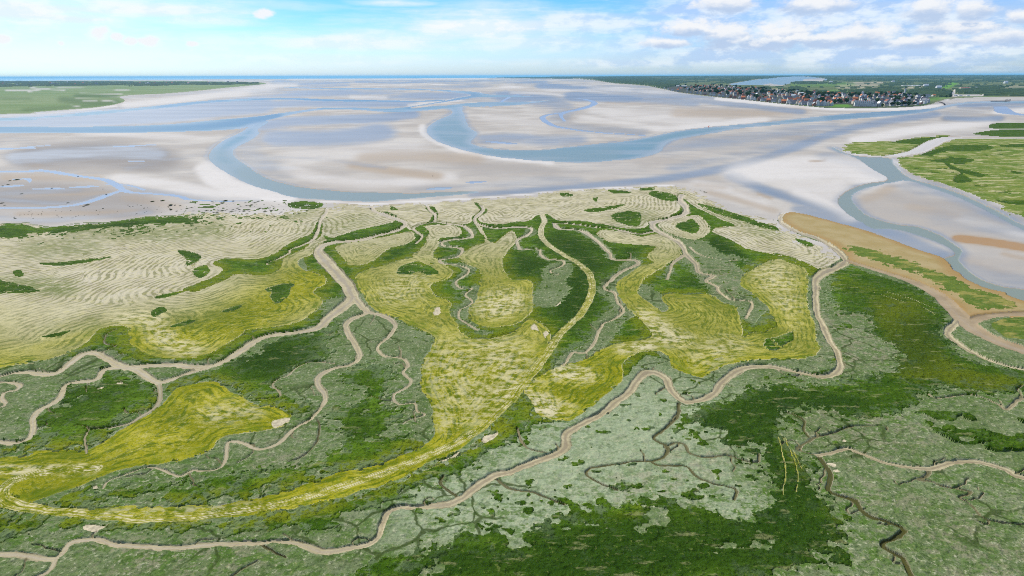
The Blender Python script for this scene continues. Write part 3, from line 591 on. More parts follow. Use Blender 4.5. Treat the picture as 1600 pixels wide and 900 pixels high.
# the marsh itself
paint(m_marsh, r_scrub)
m_up = inside(GREEN_UP)
paint(m_up & m_marsh, r_green)
GREY = strokes_px([([(872, 422), (866, 440), (850, 472)], 16, 9, 1), ([(1085, 400), (1130, 430), (1165, 465), (1190, 490)], 30, 12, 1), ([(1000, 450), (1030, 478), (1042, 484)], 12, 8, 1), ([(992, 408), (965, 432), (948, 450)], 10, 7, 1),
                   ([(952, 455), (974, 480), (948, 505), (928, 540), (895, 556), (880, 570)], 15, 9, 1), ([(1080, 385), (1110, 410)], 22, 10, 1), ([(738, 455), (722, 490), (740, 512), (760, 520)], 8, 7, .8), ([(1145, 400), (1190, 420)], 8, 8, .7),
                   ([(100, 562), (60, 575), (20, 590)], 20, 12, .9), ([(500, 560), (540, 530)], 40, 20, .9), ([(590, 540), (620, 560)], 60, 30, 1), ([(560, 490), (600, 520)], 50, 20, .85), ([(845, 540), (880, 560)], 10, 8, .6), ([(935, 505), (960, 515)], 14, 8, .6), ([(1275, 450), (1290, 520), (1305, 570)], 14, 7, 1), ([(1205, 570), (1290, 580)], 12, 8, 1)])
COR = [l for n_, _, l in CREEKS if n_ in ('loopsb', 'reed', 'bend', 'upper', 'upperb', 'middle', 'rightarm', 'great', 'arm', 'hook', 'eastb', 'ditch')]
E_cor, _ = creek_field(COR, 34)
paint(m_up & m_marsh & ((GREY + 0.55 * n_mid + .25 * n_tiny > 0.55) | (E_cor < 1.0 + 5.0 * (n_mid * .8 + n_fine * .6 + .12) * (VG > 355))), r_scrub)
r_low = []
LOWL = ['dark green grass left of the fork, above the lower yellow meadow', 'dark green grass inside the creek loop at the left', 'dark green grass with grey speckles above the long wheel tracks',
        'dark green grass band below the long wheel tracks', 'dark green grass sheet filling the bottom centre and right of the marsh']
for k, p in enumerate(G_LOW):
    m = inside(p)
    sd = edge_dist([p], 60) * np.where(m, 1, -1)
    i = region('green_grass', LOWL[k], 'grass', SF, 'green'); r_low.append(i)
    amp = 5.0 if k != 4 else 4.0
    mm = (sd + amp * (n_mid * .8 + n_fine * 1.0 + .5 * n_tiny) > 0)
    hole = fbm(X / 9.0 + 50, Y / 5.0, 91, 3) * .7 + n_fine * .3 + n_tiny * .12
    thr = [0.5, 0.5, 0.16, 0.55, 0.42][k] + 0.012 * np.clip(sd, 0, 25)
    if k == 4:
        thr = np.where((VG > 770) & (UG < 1210), np.where(VG < 858, 0.0, .14) + 0.034 * np.clip(sd, 0, 30), thr + .25)
    mm &= ~(hole > thr)
    mm &= ~(E_cor < 0.6 + 5.0 * (n_mid * .8 + n_fine * .6))
    paint(mm & m_marsh, i)
m = inside(G_BUSH)
r_bush = region('shrub_patch', 'dense dark green shrubs mottling the scrub at the right edge', 'shrubs', SF, 'green')
paint(m & m_marsh & (fbm(X / 7.0, Y / 4.0, 95, 3) > 0.02), r_bush)
paint(m_marsh & (REG == r_scrub) & (fbm(X / 4.5, Y / 3.0, 97, 3) + .2 * n_tiny > 0.52 - .22 * np.exp(-(edge_dist([G_LOW[4]], 80) / 9.0) ** 2)) & (UG > 640) & (UG < 1330), r_low[4])

paint(inside(DRY0) & m_marsh, r_belt)
dry_polys = [DRY0]
E_greens = [G_VALLEY]
for p, lab in [(Y_WEST, 'straw yellow mown tongue right of the central creek head'), (Y_TONGUE, 'yellow mown tongue hanging between two loopy creeks above the centre'),
               (Y_LOOP, 'small curved yellow meadow looping beside the tight creek bends'), (Y_CENTRE, 'broad yellow mown meadow in the centre, trailing down along the wheel tracks'),
               (Y_EAST, 'yellow mown meadow right of the wheel tracks, curving up to the beach'), (Y_RING, 'ring of straw grass round a dark green eye near the beach'),
               (Y_SOUTHWEST, 'yellow mown meadow with curved lines at the lower left')]:
    paint(inside(p) & m_marsh, region('mown_meadow', lab, 'meadow', SF, 'dry'))
    dry_polys.append(p)
paint(inside(G_RING), r_green)
r_shore = region('shore_grass', 'dark green grass fringe along the beach at the left', 'grass', SF, 'green')
m = inside(G_SHORE); paint(m & (n_mid * .5 + n_fine * .5 + 0.7 * sstep(0, 12, edge_dist([G_SHORE], 40)) > 0.12), r_shore)
m = inside(G_VALLEY); paint(m, r_green)
m_gs = np.zeros((NR, NC), bool)
for p in G_SPOTS: m_gs |= inside(p)
paint(m_gs & m_marsh & (n_fine > -0.45), r_green)
# speckled edges of the straw belt toward the beach: grass breaking up into tufts
tuft = (REG == r_belt) & (UG < 560) & (VG < 365) & (fbm(X / 5.0, Y / 5.0, 101, 2) > 0.40 + np.clip(290 - UG, 0, 99) * .01 + np.clip(UG - 440, 0, 99) * .006 + np.clip(VG - 345, 0, 30) * .02)
paint(tuft, r_shore)
sandy = (REG == r_belt) & (((e_marsh < 26) & (n_mid * .6 + n_fine * .6 - (e_marsh - 6) * 0.05 > 0)) | ((UG < 580) & (n_mid * .5 + n_fine * .6 - (VG - 334 + np.clip(UG - 430, 0, 200) * .12) * .07 > .05)))
paint(sandy, r_sand)
leftgreen = (REG == r_belt) & (VG < 395) & (UG < 420) & (n_mid * .5 + n_fine * .8 - (VG - 360) * 0.03 - np.clip(UG - 220, 0, 300) * .008 > .1)
paint(leftgreen, r_shore)

r_bank = region('mud_bank', 'golden orange mud bank beside the right hand channel', 'mud bank', ST_, 'bank')
m_bank = inside(BANK)
paint(m_bank, r_bank)
r_bgrass = region('bank_grass', 'sparse green grass growing over the golden bank', 'grass', SF, 'bankgrass')
m_bg = inside(BANK_GREEN); sd = edge_dist([BANK_GREEN], 60) * np.where(m_bg, 1, -1)
paint(m_bank & (sd + 7 * (n_fine * .9 + n_mid * .7) - 3 > 0), r_bgrass)
r_isl = region('islet_grass', 'green grass on the islet between the two brown channels at the right edge', 'grass', SF, 'bankgrass')
paint(inside(ISLET), r_isl)
paint(inside(STRIP), r_scrub)
r_di = region('dune_grass', 'pale sandy grass islet left of the dune creek', 'dune grass', SF, 'dune')
r_dn = region('dune_grass', 'green and straw dune grass filling the right edge beyond the channel', 'dune grass', SF, 'dune')
r_dg = region('dune_turf', 'dark green turf streaks on the dunes at the right edge', 'turf', SF, 'green')
m_di = inside(DUNE_ISLE); m_dn = inside(DUNES)
e_dn = edge_dist([DUNES, DUNE_ISLE], 60)
paint(m_di & (n_mid * 2 + e_dn / 4 > 0.9), r_di); paint(m_dn & (n_mid * 3 + n_fine * 2 + e_dn > 3.5), r_dn)
for p in G_DUNES: paint(inside(p), r_dg)
paint(m_dn & (REG == r_dn) & (fbm(X / 30.0, Y / 14.0, 111, 3) > 0.42), r_dg)

# ragged rims: green tufts biting into the meadows
e_dry = edge_dist(dry_polys + E_greens, 200)
isdry = np.array([SPEC[i]['mat'] == 'dry' for i in range(len(SPEC))])[REG]
paint(isdry & (VG > 350) & (e_dry < 1.5 * (n_fine * .9 + n_tiny * .6)), r_green)
# wheel tracks: lateral distance gives the pale ruts
E_tr, HW_tr = creek_field(TRACKS, 14)
LAT = E_tr + HW_tr
r_track = region('wheel_track', 'parallel pale wheel tracks sweeping from the straw belt to the lower left', 'tracks', SF, 'dry')
m_track = (E_tr < 0) & m_marsh
paint(m_track, r_track)
r_bare = region('bare_mud', 'small bare cream patches of dried mud in the grass', 'mud', ST_, 'bare')
for p in BARE: paint(inside(p), r_bare)

RUTS = [W([(1215, 684), (1222, 705), (1225, 735), (1224, 775)], 1.3), W([(1220, 680), (1232, 700), (1243, 730), (1246, 770)], 1.5), W([(1226, 684), (1240, 708), (1252, 735)], 1.2), W([(1365, 458), (1400, 468), (1440, 480), (1460, 492)], 1.4), W([(1380, 455), (1420, 466), (1455, 480)], 1.2), W([(610, 760), (660, 738), (720, 712)], 1.0)]
E_rut, _ = creek_field(RUTS, 3)
paint((E_rut < .02) & (n_mid * .6 + n_fine * .5 > -.22) & m_marsh, r_track)
# creeks
E_cr = np.full((NR, NC), 99.0, np.float32); DEP = np.zeros((NR, NC), np.float32); DARKBED = np.zeros((NR, NC), np.float32)
dark_names = {'twig': .9, 'sprig': 1, 'gully': 1, 'eastb': .8, 'crack': .75, 'ditch': .9, 'ditchb': .8, 'ditchc': .9, 'notch': .8, 'nib': .5, 'spur': 1, 'stub': 1, 'slit': 1, 'seam': 1, 'south': .3, 'rim': .3, 'feeder': .25}
LATC = np.ones((NR, NC), np.float32)
rr = random.Random(5)
side = []
for nm, lab, pts in CREEKS:
    if nm not in ('great', 'central', 'middle', 'rightarm', 'arm', 'east', 'gully', 'eastb', 'ditch', 'rim', 'bend', 'upper', 'crack', 'south', 'ditchb'): continue
    P = smooth(pts, False, 3)
    k = 4
    while k < len(P) - 4:
        if P[k, 1] > 380:
            t = P[k + 1, :2] - P[k - 1, :2]; a = math.atan2(t[1] * 1.6, t[0]) + rr.choice([-1, 1]) * rr.uniform(.9, 1.7)
            q = [(P[k, 0], P[k, 1], rr.uniform(1.3, 2.6))]; L = rr.uniform(3, 7) * (.5 + P[k, 1] / 900)
            for j in range(rr.randrange(4, 9)):
                a += rr.gauss(0, .55)
                q.append((q[-1][0] + math.cos(a) * L, q[-1][1] + math.sin(a) * L * .6, max(.8, q[-1][2] * .87)))
            side.append(q)
        k += rr.randrange(7, 17)
e, hw = creek_field(side, 5)
r_side = region('side_rill', 'hair thin dark rills branching off the creeks across the marsh', 'rills', ST_, 'creek')
m = (e + .1 * n_tiny < .12) & m_marsh & np.isin(REG, [i for i in SPEC if SPEC[i]['mat'] in ('green', 'scrub')])
REG[m] = r_side; E_cr = np.where(m, np.minimum(E_cr, e), E_cr); DEP = np.where(m, .3, DEP); DARKBED = np.where(m, .75, DARKBED)
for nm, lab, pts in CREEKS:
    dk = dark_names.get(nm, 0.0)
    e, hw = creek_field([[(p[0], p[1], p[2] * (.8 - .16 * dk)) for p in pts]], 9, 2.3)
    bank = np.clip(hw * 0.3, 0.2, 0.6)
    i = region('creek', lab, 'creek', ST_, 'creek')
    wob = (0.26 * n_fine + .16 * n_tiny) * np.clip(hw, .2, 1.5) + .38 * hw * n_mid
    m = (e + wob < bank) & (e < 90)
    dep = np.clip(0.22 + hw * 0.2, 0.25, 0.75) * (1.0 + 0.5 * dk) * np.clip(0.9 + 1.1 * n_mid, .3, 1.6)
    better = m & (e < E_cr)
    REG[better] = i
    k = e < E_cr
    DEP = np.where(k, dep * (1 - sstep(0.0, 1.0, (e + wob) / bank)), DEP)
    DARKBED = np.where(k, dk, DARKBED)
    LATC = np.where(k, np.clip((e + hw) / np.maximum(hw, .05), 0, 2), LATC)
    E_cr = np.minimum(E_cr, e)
r_chan = []
for nm, lab, pts in CHANNELS:
    e, hw = creek_field([pts], 9)
    i = region('mud_channel', lab, 'mud channel', ST_, 'channel')
    m = e + 0.3 * n_fine < 0.5
    if nm == 'dunecreek': m = e + .5 * n_mid < .5
    better = m & (e < E_cr)
    REG[better] = i
    k = (e < E_cr) & (e < 90)
    DEP = np.where(k, 0.7 * (1 - sstep(-0.6, 0.9, e)), DEP)
    E_cr = np.minimum(E_cr, e)

# ------------------------------------------------------------------ heights
kinds = np.array([SPEC[i]['mat'] for i in range(len(SPEC))])
MAT = kinds[REG]
Z = np.zeros((NR, NC))
isw = np.isin(MAT, ['water', 'sea', 'shallow'])
lowland = ~m_marsh & ~m_salt & ~m_land & ~m_bank & ~(MAT == 'dune')
Z[lowland] = (-0.75 * sstep(0, 14, np.minimum(e_marsh, e_dn)))[lowland]
Z += np.where(MAT == 'sand', 0.16 * fbm(X / 45.0, Y / 45.0, 121, 3), 0)
Z = np.where(MAT == 'water', -1.0, Z); Z = np.where(MAT == 'sea', -1.0, Z); Z = np.where(MAT == 'shallow', Z - 0.1, Z)
Z = np.where(m_land, 1.2, Z); Z = np.where(m_salt, 0.6, Z); Z = np.where(REG == r_lake, 0.8, Z)
clump = np.maximum(0, fbm(X / 1.7, Y / 1.7, 131, 3)); clump2 = fbm(X / 6.0, Y / 6.0, 135, 2)
c3 = fbm(X / 0.8, Y / 0.8, 137, 2)
nearw = np.clip(1.3 - DIST / 700.0, 0, 1)
Z += np.where(MAT == 'green', (0.30 + 0.50 * clump + 0.16 * clump2 + 0.16 * c3) * nearw, 0)
Z += np.where(MAT == 'scrub', (0.12 + 0.34 * clump + 0.14 * clump2 + 0.12 * c3) * nearw, 0)
Z += np.where(MAT == 'dry', (0.05 + 0.14 * clump + 0.05 * c3) * nearw, 0)
Z += np.where(np.isin(MAT, ['bankgrass', 'dune']), (0.1 + 0.35 * clump) * nearw, 0)
Z += np.where(REG == r_bush, 0.9 * np.maximum(0, fbm(X / 4.0, Y / 4.0, 139, 2) + .2) * nearw, 0)
Z -= np.where(np.isin(MAT, ['creek', 'channel']), DEP, 0)
wn = np.maximum(0.25, 0.75 + 0.5 * fbm(X / 55.0, Y / 120.0, 141, 2))
Z += np.where(REG == r_wood, 9.0 * wn, 0) + np.where(REG == r_woodw, 11.0 * wn, 0) + np.where(pine & (REG == r_wood), 4.0 * wn, 0)
rise = sstep(780, 1040, UG) * sstep(7000, 26000, DIST) * (1 + 0.35 * vnoise(X / 9000, Y / 20000, 151))
Z += np.where(m_land, 62.0 * rise, 0)

# ------------------------------------------------------------------ what the materials need to know at each point
A = np.zeros((NR, NC), np.float32); B = A.copy(); C3 = A.copy(); PH = A.copy()
wet = strokes_px(WET) + 0.75 * (sstep(185, 140, VG) * (n_far > -0.05)) * np.clip(n_far + .35, 0, 1)
tan = strokes_px(TAN); dryf = np.maximum(strokes_px(DRY), .8 * sstep(175, 140, VG) * np.clip(-n_far * 2.2 - .15, 0, 1))
ms = (MAT == 'sand')
e_w = edge_dist(WATERS, 40)
wet = np.maximum(wet, .7 * np.exp(-(e_w / (7 * MPP + 2)) ** 2))
dryf = dryf - .9 * strokes_px(DARKS)
A[ms] = wet[ms]; B[ms] = tan[ms]; C3[ms] = dryf[ms]
mw = isw
# water: distance from the shore and a green shallow share
A[mw] = sstep(0, 1, np.clip(e_w / (15 * MPP + 4), 0, 1))[mw]
B[mw] = (strokes_px([([(400, 268), (470, 296), (600, 306), (700, 303)], 30, 14, 1), ([(340, 245), (375, 270)], 24, 10, .6), ([(1340, 245), (1395, 265), (1320, 300), (1320, 325), (1350, 345), (1440, 360), (1500, 390)], 34, 14, 1), ([(1500, 400), (1560, 445), (1640, 480)], 40, 20, 1), ([(1420, 277), (1500, 304), (1600, 355)], 20, 10, .8), ([(780, 240), (860, 243), (940, 240)], 20, 14, .45), ([(700, 190), (710, 215)], 20, 14, .4)]))[mw]
C3[mw] = strokes_px([([(0, 201), (200, 202), (330, 196), (430, 181)], 8, 4, 1), ([(640, 165), (740, 148)], 6, 4, .8), ([(1300, 183), (1450, 170)], 7, 4, .5), ([(350, 158), (250, 166)], 5, 3, .7), ([(400, 155), (650, 157.5)], 5, 2, .8)])[mw]
e_dry = edge_dist(dry_polys + E_greens, 200)
md = (MAT == 'dry') & (REG != r_track)
swirl = 0.9 * fbm(X / 38.0, Y / 38.0, 161, 2)
per = np.where(REG == r_belt, 1.7, 1.15)
swirl = fbm(X / 34.0, Y / 34.0, 161, 2) * np.where(REG == r_belt, 3.0, 8.0) * sstep(2, 14, e_dry)
PH[md] = ((e_dry + swirl) / per)[md]
mt = REG == r_track
PH[mt] = (LAT / np.maximum(HW_tr, .5) * 5.0)[mt]
lens = strokes_px([([(230, 530), (330, 520), (400, 490), (470, 450), (480, 440)], 60, 50, 1), ([(60, 545), (160, 520)], 24, 24, .8), ([(100, 510), (180, 500)], 14, 20, .5)])
ripe = np.maximum(sstep(440, 580, VG + 40 * n_big), lens)
ripe = np.maximum(ripe, np.where((REG != r_belt), sstep(330, 450, VG) * .9, 0))
A[md | mt] = ripe[md | mt]
B[md] = (1 - sstep(0.5, 9.0, e_dry + 2.5 * n_fine))[md]
RL = np.abs(LAT / np.maximum(HW_tr, .3))
paleblob = strokes_px([([(690, 560), (720, 600), (760, 640)], 40, 40, .5), ([(790, 470), (775, 480)], 22, 16, .9), ([(800, 590), (770, 545)], 30, 25, .6), ([(640, 440), (620, 460)], 20, 20, .5), ([(1000, 496), (1040, 520), (1055, 530)], 20, 12, .8), ([(1225, 470), (1240, 520)], 14, 14, .7), ([(1205, 425), (1215, 445)], 18, 14, .7), ([(380, 640), (330, 650)], 20, 16, .5),
                       ([(830, 630), (850, 640)], 26, 16, 1), ([(880, 582), (920, 590)], 20, 12, .9), ([(980, 545), (1010, 541)], 10, 8, 1), ([(180, 500), (200, 495), (240, 500), (260, 530), (290, 545)], 16, 12, .8), ([(100, 500), (0, 490)], 30, 30, .4), ([(0, 735), (60, 733), (130, 733)], 12, 8, .9), ([(400, 790), (250, 800), (60, 797)], 7, 6, .6), ([(1110, 560), (1130, 540)], 20, 20, .5), ([(700, 660), (690, 640)], 20, 20, .5), ([(960, 372), (1010, 375)], 10, 8, .6), ([(810, 605), (795, 615)], 20, 12, .9)])
greenblob = strokes_px([([(300, 505), (350, 490)], 26, 20, .5), ([(120, 360), (250, 365), (330, 360)], 18, 12, .55), ([(60, 390), (130, 385)], 20, 14, .5), ([(20, 445), (90, 450)], 20, 14, .7), ([(980, 345), (1000, 340)], 20, 12, .5), ([(560, 345), (500, 360)], 18, 14, .35), ([(1130, 330), (1200, 360)], 14, 12, .5), ([(1110, 480), (1090, 500)], 30, 20, .35), ([(1210, 500), (1225, 520)], 30, 16, .6), ([(880, 610), (930, 600), (950, 570)], 14, 10, .5), ([(60, 775), (100, 765)], 14, 10, .4), ([(40, 720), (120, 712)], 14, 10, .6), ([(470, 326), (460, 330)], 20, 10, .4), ([(90, 510), (150, 505)], 20, 14, .5), ([(1150, 485), (1185, 480)], 20, 14, .4), ([(260, 640), (300, 660)], 14, 12, .35)])
C3[md | mt] = (greenblob - paleblob)[md | mt]
RL = np.where(E_tr < 0.2, RL, .17)
rut = np.exp(-((RL - .30) / .07) ** 2) + np.exp(-((RL - .78) / .07) ** 2) * .8 + np.exp(-((RL - .5) / .05) ** 2) * .5
C3[mt] = (.55 * sstep(.12, .0, RL) + .35 * np.exp(-((RL - .62) / .05) ** 2) - 1.5 * rut)[mt]
if1 = mt & (VG > 690); C3[if1] -= (.2 * sstep(-.9, -.2, -RL))[if1]
mg = MAT == 'green'
yel = strokes_px([([(1400, 480), (1420, 520), (1440, 580)], 30, 24, .9), ([(1440, 560), (1500, 590), (1560, 600)], 24, 16, .9), ([(1300, 440), (1380, 460), (1440, 480)], 20, 14, .5), ([(600, 745), (680, 705), (760, 665)], 14, 10, .5), ([(500, 790), (420, 805)], 14, 10, .35), ([(880, 800), (960, 810), (1000, 800)], 16, 14, .45), ([(720, 690), (780, 670)], 18, 14, .6), ([(1290, 780), (1310, 830), (1290, 860)], 12, 10, .6), ([(1225, 690), (1260, 750)], 8, 7, .7), ([(30, 710), (120, 700)], 10, 8, .6), ([(420, 370), (480, 350)], 20, 20, .3), ([(880, 380), (900, 430)], 10, 8, .4)])
drk = strokes_px([([(820, 420), (850, 430)], 40, 16, .8), ([(920, 390), (935, 420), (905, 450), (860, 500)], 40, 26, .6), ([(990, 395), (1015, 390)], 20, 10, .6), ([(1120, 375), (1130, 395)], 24, 10, .8), ([(1080, 440), (1090, 455)], 20, 16, .4), ([(640, 385), (600, 405)], 24, 14, .6), ([(1300, 640), (1200, 640), (1130, 660)], 40, 24, .8), ([(1200, 700), (1230, 780)], 50, 20, .6), ([(1240, 840), (1270, 860)], 60, 24, .6), ([(900, 870), (1100, 850), (1200, 850)], 60, 40, .55), ([(700, 880), (1000, 890)], 30, 20, .5), ([(350, 590), (420, 560)], 40, 26, .5), ([(800, 470), (860, 470)], 20, 14, .4), ([(250, 825), (500, 800)], 14, 10, .5), ([(60, 350), (200, 348)], 12, 6, .6), ([(300, 770), (400, 760)], 20, 14, .3), ([(1440, 515), (1420, 560)], 30, 20, .4)])
rimg = np.exp(-(e_dry / 8.0) ** 2)
e_low = edge_dist(G_LOW, 80)
A[mg] = np.clip(np.maximum(0, GREY) * .6 + (.5 * np.exp(-(e_low / 4.0) ** 2) + .35 * np.exp(-(np.maximum(E_cor, 0) / 5.0) ** 2)) * sstep(380, 480, VG), 0, 1)[mg]; B[mg] = np.minimum(1, yel + .75 * rimg * sstep(330, 420, VG))[mg]; C3[mg] = np.clip(drk + .5 * sstep(4, 18, np.minimum(e_dry, E_cor)) - .5 * rimg, 0, 1)[mg]
mr = MAT == 'scrub'
palescrub = strokes_px([([(1000, 660), (900, 720), (850, 760), (760, 790)], 110, 70, .9), ([(950, 770), (1080, 740)], 60, 40, .8), ([(640, 840), (700, 800)], 40, 30, .5), ([(700, 740), (760, 715)], 30, 20, .6), ([(1110, 760), (1150, 790)], 40, 24, .7), ([(830, 690), (800, 700)], 30, 20, .7)])
pinkscrub = strokes_px([([(1350, 550), (1340, 510)], 50, 30, .7), ([(1400, 680), (1330, 660)], 50, 30, .6), ([(1500, 840), (1560, 880)], 80, 50, .5), ([(200, 870), (340, 870)], 40, 30, .6), ([(1380, 760), (1450, 790)], 60, 40, .4), ([(1130, 430), (1160, 450)], 30, 20, .6), ([(440, 700), (440, 720)], 30, 20, .5), ([(1090, 720), (1000, 760)], 40, 30, .5)])
greenscrub = strokes_px([([(1330, 780), (1450, 850), (1600, 870)], 120, 60, .55), ([(1400, 700), (1560, 780)], 60, 50, .6), ([(100, 600), (300, 740)], 80, 60, .5), ([(1480, 760), (1560, 760), (1600, 790)], 50, 30, .9), ([(1340, 830), (1300, 750)], 40, 24, .6), ([(60, 620), (120, 570)], 60, 40, .5), ([(250, 880), (420, 890), (300, 895)], 40, 26, .7), ([(1480, 640), (1560, 630)], 26, 16, .5), ([(200, 760), (330, 760)], 30, 20, .5), ([(560, 660), (600, 640)], 50, 30, .4), ([(130, 850), (60, 835)], 30, 20, .5), ([(1440, 560), (1480, 580)], 40, 26, .5)])
A[mr] = palescrub[mr]; B[mr] = pinkscrub[mr]; C3[mr] = np.clip(greenscrub + .9 * np.exp(-(e_low / 8.0) ** 2), 0, 1.3)[mr]
mc = MAT == 'creek'
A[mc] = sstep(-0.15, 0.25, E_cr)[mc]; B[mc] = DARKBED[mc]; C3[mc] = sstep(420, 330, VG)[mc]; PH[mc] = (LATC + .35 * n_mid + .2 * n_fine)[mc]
mb = MAT == 'bank'
A[mb] = (1 - sstep(1, 9, edge_dist([BANK], 60)))[mb]
mb = MAT == 'channel'
A[mb] = sstep(-1.0, 0.4, E_cr)[mb]; B[mb] = sstep(260, 240, VG)[mb]
C3[mb] = sstep(2.0, 5.0, -E_cr)[mb]
mb = MAT == 'farm'
A[mb] = strokes_px([([(1325, 130), (1380, 129.6)], 1.6, .8, 1), ([(1310, 136.5), (1380, 136.8), (1440, 137.4)], 1.8, .8, .9), ([(1310, 134), (1370, 133.5)], 1.5, .8, .9), ([(1185, 140), (1225, 140)], 2, 1, .7), ([(1560, 136), (1620, 135)], 2, 1, .6), ([(1470, 154.5), (1500, 153), (1600, 151)], 2, 1, .5)])[mb]
B[mb] = strokes_px([([(1478, 136), (1490, 130)], 5, 1.5, 1), ([(1300, 143), (1340, 143)], 4, 2, .5), ([(1240, 133), (1330, 132)], 5, 2, .4), ([(1430, 160), (1480, 152)], 3, 1.5, .6), ([(1300, 165.5), (1325, 165.8)], 3, 1, .8), ([(1500, 153), (1560, 152)], 2, 1, .6)])[mb]
C3[mb] = sstep(14, 4, SV)[mb]
mb = MAT == 'farsalt'
A[mb] = strokes_px([([(10, 142), (60, 140), (75, 139)], 1.6, .8, 1), ([(45, 143), (62, 140), (50, 137)], 1.6, .8, .9), ([(80, 140), (100, 140.5)], 1.4, .7, 1), ([(90, 136.5), (130, 136)], 1.2, .7, .7), ([(120, 153), (190, 152)], 1.0, .6, .9), ([(125, 146), (190, 147)], 1.2, .7, .7), ([(160, 157), (180, 159)], 1.4, .7, .9), ([(110, 165), (122, 166)], 1.2, .6, .9), ([(130, 158), (150, 158)], .9, .6, .7), ([(180, 141), (200, 141)], 1.2, .7, .8)])[mb]
B[mb] = strokes_px([([(120, 150), (180, 150)], 4, 2, .9), ([(100, 156), (150, 161), (180, 160)], 7, 4, .8), ([(40, 172), (100, 168), (150, 165)], 4, 3, .6), ([(5, 154), (45, 154)], 3, 2, .5)])[mb]

# ------------------------------------------------------------------ one mesh object per kind of cover
nq = (NR - 1) * (NC - 1)
idx = np.arange(NR * NC).reshape(NR, NC)
# rows run away from the horizon (towards the camera): counter-clockwise seen from above
quads = np.stack([idx[:-1, :-1], idx[1:, :-1], idx[1:, 1:], idx[:-1, 1:]], -1).reshape(-1, 4)
qreg = REG[:-1, :-1].reshape(-1)
CO = np.stack([X, Y, Z], -1).reshape(-1, 3).astype(np.float32)
ATT = np.stack([A, B, C3], -1).reshape(-1, 3).astype(np.float32)
PHF = PH.reshape(-1).astype(np.float32)
COVER = {}


def build_cover(i):
    sp_ = SPEC[i]
    q = quads[qreg == i]
    if len(q) == 0: return
    used, inv = np.unique(q, return_inverse=True)
    me = bpy.data.meshes.new(sp_['name'])
    me.vertices.add(len(used)); me.vertices.foreach_set('co', CO[used].ravel())
    me.loops.add(len(q) * 4); me.loops.foreach_set('vertex_index', inv.astype(np.int32).ravel())
    me.polygons.add(len(q)); me.polygons.foreach_set('loop_start', np.arange(0, len(q) * 4, 4, dtype=np.int32))
    me.polygons.foreach_set('use_smooth', np.ones(len(q), bool))
    me.update(calc_edges=True)
    at = me.attributes.new('m', 'FLOAT_VECTOR', 'POINT'); at.data.foreach_set('vector', ATT[used].ravel())
    at = me.attributes.new('ph', 'FLOAT', 'POINT'); at.data.foreach_set('value', PHF[used])
    o = bpy.data.objects.new(sp_['name'], me); COL.objects.link(o)
    o['label'] = sp_['label']; o['category'] = sp_['cat']; o['kind'] = sp_['kind']
    me.materials.append(MATERIALS[sp_['mat']])
    COVER[i] = o

